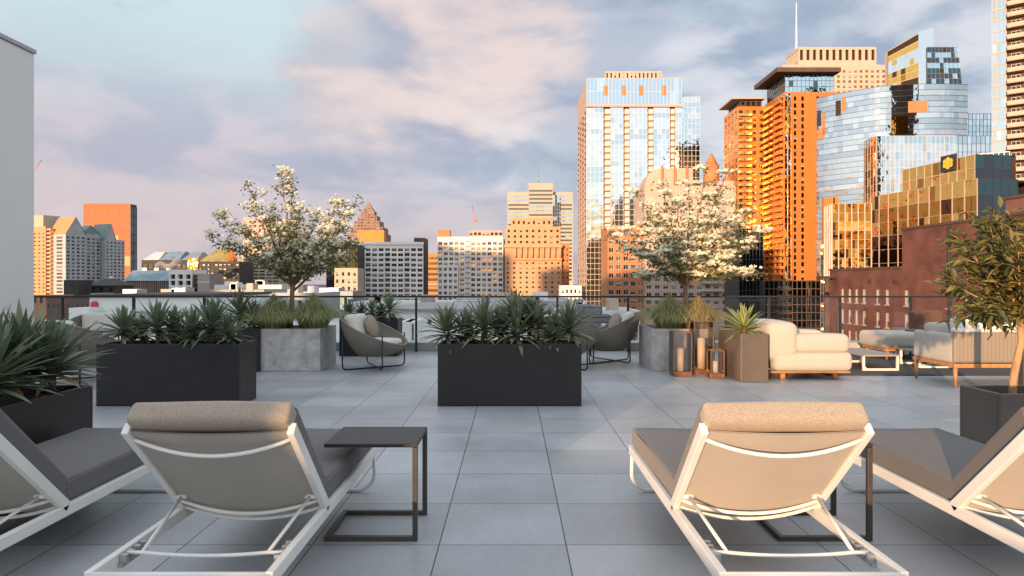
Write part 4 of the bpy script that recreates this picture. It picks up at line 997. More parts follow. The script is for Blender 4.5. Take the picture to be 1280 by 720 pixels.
b.vol(u1 + .05, u1 + 7.5, 5, 7.9, low, b.z(243), w_dark, nofront=True, name='glass_core'); b.curtain(TF(u1 + .05, 5), 7.4, b.z(352), b.z(243), 3, 24, [g_dark, g_blue], (2, 1), steel, .3)
mb = MB(); mb.tube([(W * .48, 12, b.z(229)), (W * .48, 12, b.z(213))], .35, 6)
for k in range(4): mb.tube([(W * .48 - 1.4 + k * .3, 12, b.z(225 - 3 * k)), (W * .48 + 1.4 - k * .3, 12, b.z(225 - 3 * k))], .2, 5)
b.part(mb, 'mast', steel); b.done()
b = Bd('low_block', 'low whitish building with small square windows at the foot of the stone tower', 'building', 701, 300)
b.vol(0, b.u(727), 0, 14, low, b.z(357), w_white, front=wsp(5, 3, b.z(390), b.z(359), ww=.45, wh=.45, nm=0), par=.4); b.done()
# glass condominium tower
b = Bd('glass_tower', 'tall pale blue glass residential tower with stacked orange balconies', 'tower', 733, 300)
W = b.u(852); D_ = b.v(722, 0)
zt_ = b.z(98); nf = 36
b.vol(0, W, .4, D_, low, zt_, w_pink, nofront=True, left=wsp(4, 34, b.z(385), b.z(135), ww=.7, wh=.6, glass=(g_win, g_win2), nm=0))
cols = [(0, 754), (763, 778), (787, 808), (817, 836), (845, 852)]
edges = [733, 754, 763, 779, 787, 809, 817, 837, 844, 852]
zl = b.z(134)
for i in range(0, len(edges) - 1, 2):
    u0, u1 = b.u(edges[i]), b.u(edges[i + 1])
    b.curtain(TF(u0), u1 - u0, b.z(390), zl, max(2, round((u1 - u0) / 1.9)), 38, [g_pale, g_blue, glass('glass_white%d' % i, (.80, .88, .92), .06, wob=.5)], (4, 2, 3), frame_w, .1, .16, tilt=.006, seed=i)
for i in range(1, len(edges) - 1, 2):
    u0, u1 = b.u(edges[i]), b.u(edges[i + 1])
    mb = MB(); mb.quad((u0, 1.9, 0), (u1, 1.9, 0), (u1, 1.9, zl), (u0, 1.9, zl), 0); mb.quad((u0, 0, 0), (u0, 1.9, 0), (u0, 1.9, zl), (u0, 0, zl), 1); mb.quad((u1, 1.9, 0), (u1, 0, 0), (u1, 0, zl), (u1, 1.9, zl), 1); b.part(mb, 'balcony_recess', [w_white, w_pink])
    for k in range(25): b.balcony(Matrix.Translation((u0 + .05, .9, b.z(334) + k * (zl - b.z(334)) / 25 - .3)), u1 - u0 - .1, 1.3, w_orange, 'bars', .9, frame_w)
b.curtain(TF(0, -.25), W, zl + 1.0, zt_, 26, 2, [g_blue, g_pale], (4, 1), frame_w, .1, .14)
mb = MB(); mb.box(-.3, W + .3, -.8, .38, zl + .02, zl + .95); b.part(mb, 'ledge', w_pink)
for px in (757, 779.5, 801.5, 830):
    uu = b.u(px); mb = MB(); mb.box(uu - 1.0, uu + 1.0, -.36, -.27, b.z(119.5), b.z(107)); mb.box(uu - .04, uu + .04, -.42, -.37, b.z(119.5), b.z(107), 1); b.part(mb, 'louvre_window', [w_orange, frame_d])
b.vol(b.u(758), b.u(830), 4, D_ - 6, zt_ - .8, b.z(89, 0, 4), w_pink, front=wsp(14, 1, zt_, b.z(90, 0, 4), ww=.4, wh=.8, nm=0), name='plant_storey', par=.4)
u0 = W + .05; u1 = b.u(875, 3); b.vol(u0, u1, 3.3, D_, low, b.z(121, u0, 3), w_pink, nofront=True, name='side_wing'); b.curtain(TF(u0, 3.2), u1 - u0, b.z(390), b.z(121, u0, 3), 5, 40, [g_blue, g_pale], (3, 2), frame_w, .1, .16)
for k in range(30): b.balcony(TL(0, D_) @ Matrix.Translation((.5, -.003, b.z(372) + k * (b.z(140) - b.z(372)) / 30)), D_ - 1, 1.2, w_pink, 'solid', .9)
b.done()
# pinkish old hotel behind the white tree
b = Bd('stone_hotel', 'peach stone building with a rounded shoulder and an orange spire behind the white tree', 'building', 760, 250)
W = b.u(922); ul = b.u(806)
b.vol(ul, W, 0, 22, low, b.z(232), w_pink, front=wsp(11, 15, b.z(392), b.z(250), ww=.6, wh=.5, glass=(g_win, g_win2), frame=frame_w), par=.5)
b.vol(0, ul - .02, 1, 20, low, b.z(282), w_orange, front=wsp(5, 10, b.z(392), b.z(286), ww=.66, wh=.55, glass=(g_win, g_win2), frame=frame_w), name='left_wing', par=.5)
for k in range(3): b.balcony(Matrix.Translation((b.u(876), 0, b.z(364) + k * 2.9)), b.u(902) - b.u(876), 1.6, w_white, 'bars', 1.0, frame_w)
mb = MB(); u0, u1 = b.u(808), b.u(868); R_ = (b.z(209) - b.z(231)); pl = [(u1, b.z(232) - .3), (u1, b.z(209)), (u0 + R_, b.z(209))] + [(u0 + R_ - R_ * sin(a), b.z(209) - R_ + R_ * cos(a)) for a in [pi / 2 * k / 8 for k in range(1, 9)]] + [(u0, b.z(232) - .3)]
n = len(pl); mb.add([(x, 2, z) for x, z in pl] + [(x, 14, z) for x, z in pl], [tuple(reversed(range(n))), tuple(range(n, 2 * n))] + [(i, (i + 1) % n, n + (i + 1) % n, n + i) for i in range(n)]); b.part(mb, 'rounded_attic', w_pink)
for px in (829, 845, 860):
    mb = MB(); mb.box(b.u(px) - .35, b.u(px) + .35, 1.2, 1.98, b.z(232), b.z(206)); b.part(mb, 'buttress', w_orange)
mb = MB(); mb.cyl(b.u(889, 12), 12, b.z(240, 0, 12), b.z(207, 0, 12), 3.1, 10); mb.cyl(b.u(889, 12), 12, b.z(207, 0, 12) + .01, b.z(191, 0, 12), 2.7, 10, 0, .2); b.part(mb, 'spire', w_orange)
b.vol(b.u(900), W - .2, 2, 16, b.z(232) - .5, b.z(225), w_pink, name='attic_storey', par=.4); b.done()

# ---- right group ------------------------------------------------------------------------------
b = Bd('wing_shade_block', 'dark teal glass block added for the shaded lower left wing of the copper tower', 'office building', 924, 200)  # added block in place of the tower's shaded lower wing
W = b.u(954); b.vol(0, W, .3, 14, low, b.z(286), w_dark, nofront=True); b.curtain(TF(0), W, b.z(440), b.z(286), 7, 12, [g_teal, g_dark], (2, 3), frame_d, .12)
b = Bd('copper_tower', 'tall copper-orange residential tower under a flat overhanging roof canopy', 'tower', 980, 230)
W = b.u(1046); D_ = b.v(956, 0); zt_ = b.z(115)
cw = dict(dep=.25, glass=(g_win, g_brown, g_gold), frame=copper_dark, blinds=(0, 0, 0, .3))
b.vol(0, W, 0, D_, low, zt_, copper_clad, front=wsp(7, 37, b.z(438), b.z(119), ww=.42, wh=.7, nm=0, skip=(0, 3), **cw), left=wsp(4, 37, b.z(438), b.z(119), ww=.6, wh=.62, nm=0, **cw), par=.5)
b.curtain(TF(.15, -.05), W / 7 - .3, b.z(400), zt_ - .5, 2, 33, [g_pale, g_goldl, g_blue], (2, 3, 1), copper_dark, .1, .2)
mb = MB(); mb.box(-1, W + 1, -1, D_ + 1, b.z(86.5), b.z(82)); b.part(mb, 'canopy_roof', w_pink)
mb = MB(); mb.box(-3.2, W + .4, -2.2, D_ + 2, b.z(92), b.z(86.5) - .03); b.part(mb, 'canopy_slab', w_brown)
b.vol(0.6, W - .6, .8, D_ - 1, zt_ - .5, b.z(92) - .02, w_dark, nofront=True, noleft=True, name='sky_lounge'); b.curtain(TF(.6, .8), W - 1.2, zt_, b.z(92) - .1, 12, 3, [g_blue, g_teal], (2, 2), frame_d, .1); b.curtain(TL(.6, D_ - 1), D_ - 1.8, zt_, b.z(92) - .1, 10, 3, [g_teal, g_dark], (2, 2), frame_d, .1)
for k in range(30): b.balcony(TL(0, D_) @ Matrix.Translation((.5, -.003, b.z(360) + k * (b.z(119) - b.z(360)) / 30)), D_ * .42, 1.1, copper_dark, 'solid', .95, g_goldl)
for k in range(30): b.balcony(TL(0, D_) @ Matrix.Translation((D_ * .56, -.003, b.z(360) + k * (b.z(119) - b.z(360)) / 30)), D_ * .36, 1.1, copper_dark, 'solid', .95, copper_clad)
# lower left volume, further back
va = D_ + .05; ua = b.u(922, va); va2 = va + 16
b.vol(ua, -.0, va, va2, low, b.z(133, 0, va), copper_dark, front=wsp(4, 35, b.z(438), b.z(136, 0, va), ww=.6, wh=.62, nm=0, **cw), left=wsp(4, 35, b.z(438), b.z(136, 0, va), ww=.6, wh=.6, nm=0, **cw), name='rear_wing', par=.4)
mb = MB(); mb.box(ua - 2, .0, va - .5, va2, b.z(124, 0, va), b.z(122, 0, va)); b.part(mb, 'canopy_slab', w_pink)
b.vol(ua + 1.5, -.6, va + 1.5, va2 - 1, b.z(133, 0, va) - .4, b.z(124, 0, va) - .02, w_brown, name='sky_lounge', front=wsp(4, 1, b.z(132, 0, va), b.z(125, 0, va), ww=.7, wh=.8, glass=g_dark)); 
for k in range(28): b.balcony(TF(ua, va) @ Matrix.Translation((.4, -.003, b.z(360, 0, va) + k * (b.z(138, 0, va) - b.z(360, 0, va)) / 28)), -ua * .45, 1.2, copper_dark, 'solid', .95, g_goldl)
b.done()
b = Bd('base_shade_block', 'dark glass block added to imitate the shade at the foot of the copper tower', 'office building', 955.5, 196)  # added building: its dark panes imitate the shaded base of the tower
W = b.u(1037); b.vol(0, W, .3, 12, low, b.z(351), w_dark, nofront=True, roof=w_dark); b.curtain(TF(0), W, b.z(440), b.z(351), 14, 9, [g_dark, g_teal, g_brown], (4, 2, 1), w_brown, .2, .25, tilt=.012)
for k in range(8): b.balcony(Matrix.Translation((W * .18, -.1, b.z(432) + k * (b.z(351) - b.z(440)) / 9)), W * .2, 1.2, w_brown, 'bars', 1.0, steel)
b = Bd('stone_skyscraper', 'pale pink skyscraper with a slotted crown and a tall mast behind the copper tower', 'tower', 981, 520)
W = b.u(1108)
b.vol(0, W, 0, 30, low, b.z(81), w_pink, front=wsp(18, 10, b.z(150), b.z(86), ww=.5, wh=.5, nm=0, glass=(g_win2, g_gold)), par=.6)
u0, u1 = b.u(1000), b.u(1098); b.vol(u0, u1, 3, 26, b.z(81) - .6, b.z(57), w_pink, front=wsp(12, 1, b.z(74), b.z(60), ww=.5, wh=.95, dep=1.2, nm=0, glass=g_brown, blinds=(0,)), left=wsp(5, 1, b.z(74), b.z(60), ww=.5, wh=.95, dep=1.2, nm=0, glass=g_brown, blinds=(0,)), name='crown', par=.6)
mb = MB(); uu = b.u(995.5, 12); mb.tube([(uu, 12, b.z(82)), (uu, 12, b.z(40)), (uu, 12, b.z(-5))], [1.0, .7, .3], 8); b.part(mb, 'mast', w_white)
for k in range(6):
    mb = MB(); uu = b.u(1004 + 8 * k, 10); mb.tube([(uu, 10, b.z(57) - .6), (uu, 10, b.z(54.5))], .5, 6); b.part(mb, 'roof_vent', steel)
b.done()
b = Bd('glass_spire_tower', 'angular tower with a slanted glass top and a dark leaning flank', 'tower', 1110, 350)
W = b.u(1148); mb = MB(); z0 = b.z(150)
pl = [(0, 0), (W, 0), (W, b.z(42)), (0, b.z(64))]
n = 4; mb.add([(x, 0.3, z) for x, z in pl] + [(x, 3, z) for x, z in pl], [(4, 7, 6, 5), (0, 4, 5, 1), (1, 5, 6, 2), (2, 6, 7, 3), (3, 7, 4, 0)]); b.part(mb, 'wall', w_pink)
def slant(x, y, z, W=W, b=b): return (x, y, z0 + (z - z0) * ((b.z(64) + (b.z(42) - b.z(64)) * x / W - z0) / (b.z(42) - z0)))
b.curtain(TF(0), W, z0, b.z(42), 7, 12, [g_gold, g_pale, g_goldl, g_brown], (3, 2, 3, 2), w_pink, .16, .25, bow=slant, tilt=.012)
u0, u1, u2 = b.u(1147.5, 2), b.u(1167.5, 2), b.u(1160, 2)
mb = MB(); mb.add([(u0, 2, z0), (u1, 2, z0), (u1, 2, b.z(58, 0, 2)), (u1 - .2, 2, b.z(34, 0, 2)), (u0, 2, b.z(40, 0, 2)), (u0, 12, z0), (u1, 12, z0), (u1, 12, b.z(58, 0, 2)), (u1 - .2, 12, b.z(34, 0, 2)), (u0, 12, b.z(40, 0, 2))], [(0, 1, 2, 3, 4), (9, 8, 7, 6, 5), (4, 3, 8, 9), (3, 2, 7, 8), (2, 1, 6, 7), (0, 4, 9, 5)]); b.part(mb, 'glass_spire', glass('glass_spire', (.80, .84, .86), .1, wob=.3))
uA, uB, uC = b.u(1159, 1.5), b.u(1197, 1.5), b.u(1208, 1.5); zt_ = b.z(59, 0, 1.5)
mb = MB(); mb.add([(uA, 1.5, z0), (uC, 1.5, z0), (uB, 1.5, zt_), (uA, 1.5, zt_), (uA, 18, z0), (uC, 18, z0), (uB, 18, zt_), (uA, 18, zt_)], [(0, 1, 2, 3), (7, 6, 5, 4), (3, 2, 6, 7), (2, 1, 5, 6), (0, 3, 7, 4)]); b.part(mb, 'dark_flank', g_dark)
def lean(x, y, z, a=uA, c=uB, d=uC, zt_=zt_): 
    q = x / (c - a); return (a + q * ((d - a) + (c - d) * (z - z0) / (zt_ - z0)), y, z)
b.curtain(TF(0, 1.45), uB - uA, z0, zt_, 8, 14, [g_dark, g_blue, g_brown, g_teal], (4, 2, 2, 3), steel, .1, .14, bow=lean, tilt=.01)
b.done()
# curved glass building
b = Bd('curved_glass_building', 'curved glass office building reflecting pale sky, with a few orange panels near the top', 'office building', 1046, 215)
R_ = 26.0; W = b.u(1207)
CURVE = [(0.0, 0.0)]
for i_ in range(40):           # a tightly curved left end, then a flatter front
    q_ = (i_ + .5) / 40; a_ = -1.0 + .38 * q_ / .42 if q_ < .42 else -.36 + .56 * (q_ - .42) / .58
    CURVE.append((CURVE[-1][0] + cos(a_), CURVE[-1][1] + sin(a_)))
CURVE = [(p[0] * W / CURVE[-1][0], p[1] * W / CURVE[-1][0]) for p in CURVE]; CURVE = [(p[0], p[1] - CURVE[20][1]) for p in CURVE]
def bowf(x, y, z, W=W):
    n_ = 40; f = max(0, min(1, x / W)) * n_; i = min(n_ - 1, int(f)); p, q = CURVE[i], CURVE[i + 1]; t = f - i
    return (p[0] + (q[0] - p[0]) * t, p[1] + (q[1] - p[1]) * t + y, z)
zt_ = b.z(107); zb_ = b.z(345)
mb = MB(); n = 30; pl = [bowf(W * i / n, .3, 0)[:2] for i in range(n + 1)] + [(W, W), (0, W)]; mb.prism(pl, zb_ - 20, zt_ - .3); b.part(mb, 'core', w_dark)
b.curtain(TF(0), W, zb_, zt_, 30, 34, [glass('glass_silver_pale', (.80, .82, .82), .05, wob=.6), glass('glass_silver_grey', (.56, .62, .65), .05, wob=.6), glass('glass_silver', (.70, .74, .75), .05, wob=.6)], (2, 3, 5), frame_d, .10, .10, bow=bowf, tilt=.008)
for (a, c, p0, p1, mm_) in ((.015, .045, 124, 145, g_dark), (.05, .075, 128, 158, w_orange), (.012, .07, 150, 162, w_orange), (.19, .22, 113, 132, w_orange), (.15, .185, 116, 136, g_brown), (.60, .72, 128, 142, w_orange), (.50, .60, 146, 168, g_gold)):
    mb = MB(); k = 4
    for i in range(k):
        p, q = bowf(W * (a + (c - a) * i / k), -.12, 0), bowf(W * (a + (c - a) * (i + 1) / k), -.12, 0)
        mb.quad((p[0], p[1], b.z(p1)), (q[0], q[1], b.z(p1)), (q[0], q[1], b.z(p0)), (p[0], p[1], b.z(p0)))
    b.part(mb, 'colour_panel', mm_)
# flat right wing
u0, u1 = b.u(1096, -4), b.u(1243, -4); vv = -4.0; zW = b.z(170, 0, vv)
b.vol(u0, u1, vv + .3, 10, low, zW, w_dark, nofront=True, noleft=True, name='front_wing', par=.4); b.curtain(TF(u0, vv), u1 - u0, b.z(340), zW, 26, 17, [g_pale, g_blue, glass('glass_mist', (.80, .87, .90), .08, wob=.4)], (4, 3, 3), frame_w, .09, .12, tilt=.006)
b.curtain(TL(u0, 8), 8 - vv - .3, b.z(340), zW, 7, 17, [g_gold, g_pale, g_brown], (3, 2, 2), w_pink, .25, .12, tilt=.01)
u2, u3 = b.u(1142, -1), b.u(1243, -1); b.vol(u2, u3, -.7, 12, zW - .5, b.z(142, 0, -1), w_dark, nofront=True, name='upper_wing', par=.4); b.curtain(TF(u2, -1), u3 - u2, zW, b.z(142, 0, -1), 22, 4, [g_blue, g_pale], (3, 2), steel, .09, .12)
# small red sign lettering on the dark corner of the roof storey
rs = MB(); sx = b.u(1176, -1.3); rz_ = b.z(141, 0, -1.3); red = mat('red_sign', (.55, .02, .03), .5)
for i, (w_, h_) in enumerate(((.9, 1.5), (.5, 1.0), (.5, 1.4), (.8, 1.0), (.5, 1.1))):
    x0 = sx + sum((1.15, .7, .7, 1.0, .7)[:i]); rs.box(x0, x0 + w_, -1.5, -1.3, rz_, rz_ + h_); rs.box(x0, x0 + w_ * .6, -1.62, -1.51, rz_ + h_ * .4, rz_ + h_ * .6)
b.part(rs, 'sign_letters', red); b.done()
# gold glass building with the flower sign
b = Bd('tinted_glass_building', 'glass office building with orange reflections coloured into its panes, white fins and a dark flower sign, above the brick building', 'office building', 1088, 153, -80)
bl = b
Wn = b.u(1222); zt_ = lambda py, px: b.z(py, b.u(px))
zr = b.z(223, Wn); zb_ = b.z(345, Wn)
b.vol(0, Wn, .3, 13, low, zr - .1, w_dark, nofront=True, noright=True, par=.3, roof=w_brown)
b.curtain(TF(0), Wn, zb_, zr, 20, 6, [g_gold, g_goldl, g_brown], (4, 2, 4), w_pink, .2, .06, tilt=.02, vonly=2)
b.curtain(TR(Wn, 0), 8.5, zb_, zr, 5, 6, [g_teal, g_dark], (2, 3), frame_d, .1)
# set-back upper storey carrying the sign
ua, ub = b.u(1128, 3.0), b.u(1219, 3.0); zu = b.z(193, ub, 3)
b.vol(ua, ub, 3.3, 12, zr - .4, zu, w_brown, nofront=True, noright=True, name='upper_storey', par=.3); b.curtain(TF(ua, 3), ub - ua, zr, zu, 9, 2, [g_gold, g_goldl, g_brown], (3, 4, 3), w_pink, .14, .12, tilt=.02)
b.curtain(TR(ub, 3), 8.0, zr, zu, 4, 2, [g_teal, g_dark], (1, 3), frame_d, .1)
us0, us1 = b.u(1177, 2.8), b.u(1196, 2.8); mb = MB(); mb.box(us0, us1, 2.55, 2.85, b.z(216, us0, 2.8), b.z(196, us0, 2.8)); sg = b.part(mb, 'sign_board', w_dark)
mb = MB(); cu, cz = (us0 + us1) / 2, (b.z(216, us0, 2.8) + b.z(196, us0, 2.8)) / 2; yel = mat('flower_yellow', (.9, .52, .05), .5); rw, rh = (us1 - us0) * .14, 0.62
for k in range(6):
    a = k * pi / 3 + .5; pu, pz = cu + cos(a) * rw * 1.6, cz + sin(a) * rh * 1.5 * .75
    mb.add([(pu, 2.5, pz)] + [(pu + rw * .95 * cos(t), 2.5, pz + rh * .8 * sin(t)) for t in [2 * pi * i / 10 for i in range(10)]], [(0, 1 + (i + 1) % 10, 1 + i) for i in range(10)])
mb.add([(cu, 2.46, cz)] + [(cu + rw * .9 * cos(t), 2.46, cz + rh * .7 * sin(t)) for t in [2 * pi * i / 10 for i in range(10)]], [(0, 1 + (i + 1) % 10, 1 + i) for i in range(10)]); mb.build('emblem', yel, sg)
mb = MB(); mb.quad((Wn + .05, 8.4, 0), (Wn + .05, 30, 0), (Wn + .05, 30, 0), (Wn + .05, 8.4, 0)); b.done()
b = Bd('dark_glass_block', 'dark teal glass block standing between the flower-sign building and the balcony tower', 'office building', 1222, 145, -34)
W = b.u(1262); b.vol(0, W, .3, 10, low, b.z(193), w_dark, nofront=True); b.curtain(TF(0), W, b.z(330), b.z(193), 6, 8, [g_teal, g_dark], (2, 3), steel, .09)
b = Bd('tinted_glass_office', 'low glass office with reflection-coloured panes and white vertical fins left of the flower-sign building', 'office building', 1040, 128, -10)
W = b.u(1089); b.vol(0, W, .3, 5, low, b.z(255), w_brown, nofront=True, noleft=True); b.curtain(TL(0, 5), 4.6, b.z(345), b.z(255), 4, 8, [g_gold, g_brown], (2, 1), w_white, .18, .06); b.curtain(TF(0), W, b.z(345), b.z(255), 12, 8, [g_gold, g_goldl, g_brown], (4, 2, 4), w_pink, .2, .05, tilt=.02, vonly=2)
b = Bd('tinted_glass_annex', 'narrow copper and glass annex squeezed between the copper tower and the low glass office', 'office building', 1026, 150, -25)
W = b.u(1042); b.vol(0, W, .3, 10, low, b.z(305), w_dark, nofront=True); b.curtain(TF(0), W, b.z(440), b.z(305), 5, 11, [g_gold, g_dark, g_brown, g_teal], (2, 3, 2, 2), frame_d, .12, tilt=.02)
b = Bd('fin_building', 'orange block with white fins between the copper tower and the curved glass building', 'office building', 1030, 190, -8)
W = b.u(1048); b.vol(0, W, .3, 2, low, b.z(247), copper_dark, nofront=True); b.curtain(TF(0), W, b.z(345), b.z(247), 5, 9, [copper_dark, g_gold, g_brown], (3, 1, 1), copper_clad, .2, 0)
# balcony tower at the right edge
b = Bd('balcony_tower', 'balcony apartment tower rising out of the frame at the right edge', 'tower', 1240, 165, -38)
W = b.u(1330); uG = b.u(1258); fh = (b.z(0) - b.z(340)) / 25
zT = b.z(-60)
b.vol(0, W, .4, 16, low, zT, w_brown, nofront=False, front=None)
b.curtain(TF(0), uG, b.z(340), b.z(340) + fh * 29, 3, 29, [g_blue, g_pale, glass('glass_sage', (.55, .66, .68), .05, wob=.3)], (3, 2, 3), w_pink, .12, .35)
k = 0
while b.z(340) + fh * (k + 1) < zT:
    z0 = b.z(340) + fh * k
    b.balcony(Matrix.Translation((uG + .2, .38, z0)), (W - uG) * .45, 1.9, w_salmon, 'solid', 1.05, w_pink); b.balcony(Matrix.Translation((uG + .4 + (W - uG) * .45, .38, z0 + .01)), (W - uG) * .45, 1.5, w_pink, 'bars', 1.05, w_pink)
    for q in range(2): b.put_window(Matrix.Translation((uG + .9 + q * 2.6, .2, z0 + .3)), 1.9, fh - .8, .2, 1, 0, g_win, frame_w, 0)
    k += 1
b.done()
# red brick building
b = Bd('brick_building', 'dark red brick building with rows of narrow pale sash windows behind the lounge seating', 'building', 1037, 107.4, -90, base=G)
def uu_(px): return b.u(px)
zlo, zhi = b.z(338.5), b.z(288, b.u(1128))
ub = b.u(1127.5); ue = b.u(1290)
def brick_part(u0, u1, z1, wins, zz, name='wall'):
    """wins: image columns of the windows; openings cut into the wall, three floors"""
    mb = MB(); xs = [u0]; cols = []
    for px in wins:
        c = b.u(px); xs += [c - .48, c + .48]; cols.append((c - .48, c + .48))
    xs.append(u1); zs = [0]
    rows = [(a - 1.0, a + 1.0) for a in zz]
    for r_ in rows: zs += list(r_)
    zs.append(z1); nx = len(xs); vs = [(x, 0, z) for z in zs for x in xs]
    mb.add(vs, [(j * nx + i, j * nx + i + 1, (j + 1) * nx + i + 1, (j + 1) * nx + i) for j in range(len(zs) - 1) for i in range(nx - 1) if not (i % 2 and j % 2)])
    r = random.Random(3)
    for (za, zb) in rows:
        for (a, c) in cols:
            mb.add([(a, 0, za), (c, 0, za), (c, 0, zb), (a, 0, zb), (a, .3, za), (c, .3, za), (c, .3, zb), (a, .3, zb)], [(0, 4, 5, 1), (1, 5, 6, 2), (2, 6, 7, 3), (3, 7, 4, 0)])
            b.put_window(Matrix.Translation((a, 0, za)), c - a, zb - za, .26, 0, 1, r.choice((g_win2, blind)), frame_w, r.choice((0, .45, .6, .97)))
            s_ = MB(); s_.box(a - .08, c + .08, -.1, -.003, za - .14, za - .003); b.part(s_, 'sill', w_pale)
    mb.quad((u0, 18, 0), (u0, 0, 0), (u0, 0, z1), (u0, 18, z1)); mb.quad((u1, 0, 0), (u1, 18, 0), (u1, 18, z1), (u1, 0, z1)); mb.quad((u1, 18, 0), (u0, 18, 0), (u0, 18, z1), (u1, 18, z1)); mb.quad((u0, 0, z1), (u1, 0, z1), (u1, 18, z1), (u0, 18, z1), 1)
    b.part(mb, name, [brick_red, w_brown])
zz = [b.z(421.5, b.u(1062)), b.z(395.5, b.u(1062)), b.z(369.5, b.u(1062))]
brick_part(0, ub - .02, zlo, (1053, 1062, 1070.5, 1080, 1097, 1109), zz)
brick_part(ub, ue, zhi, (1133, 1186, 1206, 1240), zz)
mb = MB(); mb.box(-.1, ub - .05, -.15, 18.1, zlo + .003, zlo + .28); b.part(mb, 'coping', w_brown)
mb = MB(); mb.box(ub - .05, ue + .1, -.15, 18.1, zhi + .003, zhi + .3); b.part(mb, 'coping', w_brown)
mb = MB(); c = b.u(1188.5); mb.tube([(c, -.18, b.z(420, c)), (c, -.18, zhi - .1)], .13, 8); b.part(mb, 'downpipe', frame_d)
for px in (1088, 1120):
    mb = MB(); c = b.u(px); mb.box(c - .2, c + .2, -.25, -.003, b.z(354, c), b.z(349, c)); b.part(mb, 'wall_lamp', frame_d)
mb = MB(); c0, c1 = b.u(1033.5), b.u(1047); mb.box(c0, c1, -1.6, -.01, b.z(348, 0), b.z(345.5, 0)); b.part(mb, 'awning', frame_d)
uP = b.u(1257, 1); mb = MB(); mb.box(uP, ue, 1.0, 12, zhi - .1, b.z(250, uP, 1)); b.part(mb, 'penthouse', bricky('red_brick_upper', (.25, .09, .065), (.18, .06, .045), (.2, .13, .11), 1.0))
mb = MB(); mb.box(uP - .15, ue, .85, 12, b.z(250, uP, 1) + .003, b.z(250, uP, 1) + .3); b.part(mb, 'coping', w_brown); b.done()

# ---- rooftops just below the terrace ------------------------------------------------------------
def roofslab(name, label, px0, px1, Y0, Y1, ztop, m=roof_w, zb=None, parap=.25):
    b = Bd(name, label, 'building', 640, Y0); x0, x1 = X(px0, Y0), X(px1, Y0); t = .3
    b.vol(x0, x1, 0, Y1 - Y0, (zb if zb is not None else G) - G, ztop - G + parap, w_white, par=parap, roof=m); return b
b = roofslab('flat_roof_building', 'neighbouring flat white roof directly beyond the railing', -700, 905, 14.5, 58, -2.1)
b = Bd('roof_wall', 'bright white low wall beyond the railing in front of the brick building', 'wall', 1050, 13.3); b.vol(0, b.u(1420), 0, .35, low, b.z(430), w_white, par=.02, name='wall')
def block(name, label, cat, px0, px1, py0, Y, d, m, zb=-2.1, spec=None, par=.2):
    b = Bd(name, label, cat, px0, Y, base=zb); b.vol(0, b.u(px1), 0, d, .002, b.z(py0), m, front=spec, par=par); return b
b = block('roof_penthouse', 'long pale clad rooftop penthouse beyond the railing behind the black planter', 'penthouse', 112, 256, 371.5, 30, 8, w_mint)
W = b.u(256); mb = MB(); mb.box(-.1, W + .1, -.12, 8.1, b.z(371.5) + .003, b.z(371.5) + .12); b.part(mb, 'coping', w_dark)
mb = MB(); mb.cyl(0, 0, 0, .09, .16, 14); o = b.part(mb, 'alarm_bell', red); o.location = (b.u(119), -.001, b.z(381)); o.rotation_euler = (radians(90), 0, 0)
mb = MB(); mb.tube([(b.u(165), -.1, b.z(390)), (b.u(200), -.1, b.z(390)), (b.u(202), -.1, b.z(391)), (b.u(255), -.1, b.z(389))], .05, 6); b.part(mb, 'conduit', steel)
b = block('roof_penthouse', 'lower pale rooftop block at the end of the long penthouse', 'penthouse', 86, 111.5, 385, 29, 6, w_mint)
b = block('roof_penthouse', 'grey-green rooftop house with two tiny windows beyond the railing, left of the middle planter', 'penthouse', 494, 622, 389.5, 24, 8, w_mint)
W = b.u(622); mb = MB(); mb.box(-.1, W + .1, -.12, 8.1, b.z(389.5) + .003, b.z(389.5) + .1); b.part(mb, 'coping', steel)
for px in (504.5, 514.5):
    mb = MB(); uu = b.u(px); mb.box(uu - .07, uu + .07, -.03, .02, b.z(401), b.z(399)); b.part(mb, 'window', g_dark)
mb = MB(); uu = b.u(537); mb.box(uu - .06, uu + .06, -.03, .02, b.z(405), b.z(399.5)); b.part(mb, 'hatch', g_dark)
b = block('roof_penthouse', 'small pale rooftop box in front of the grey-green rooftop house', 'penthouse', 497, 517.5, 403, 21, 2.2, w_white)
mb = MB(); mb.box(b.u(515), b.u(517), -.02, .01, .05, b.z(405)); b.part(mb, 'door', g_dark)
b = block('white_roof_unit', 'white rooftop duct housing behind the grey-green rooftop house', 'roof unit', 499, 545, 384, 36, 2, roof_w, -2.1)
mb = MB(); mb.box(.5, b.u(520), -.15, 1, b.z(384), b.z(382)); b.part(mb, 'lid', w_white)
def unit(label, px0, px1, py0, py1, Y, d, m):
    b = Bd('roof_unit', label, 'roof unit', px0, Y, base=-1.85); W = b.u(px1); z0, z1 = b.z(py1), b.z(py0)
    mb = MB(); mb.box(0, W, 0, d, z0, z1); b.part(mb, 'housing', m, bevel=.02)
    mb = MB()
    for q in range(7): zz = z0 + (z1 - z0) * (.15 + .1 * q); mb.box(W * .1, W * .9, -.03, -.003, zz, zz + (z1 - z0) * .05)
    b.part(mb, 'louvre_panel', steel)
    for x in (.05 * W, .95 * W):
        mb = MB(); mb.box(x - .04, x + .04, .05, d - .05, 0, z0 - .003); b.part(mb, 'foot', steel)
    return b
unit('dark blue-grey rooftop air handling unit behind the profile tub chair', 728, 753, 383, 395, 32, 3, bluebox)
unit('small dark blue unit on the white roof below the white apartments', 528, 540, 377, 383, 45, 2, bluebox)
unit('black rooftop cabinet beyond the railing left of the pale concrete planter', 786, 797, 399, 421, 20, 1, w_dark)
unit('low dark rooftop housing under the blue-grey air handling unit', 722, 770, 396, 404, 24, 2, w_dark)
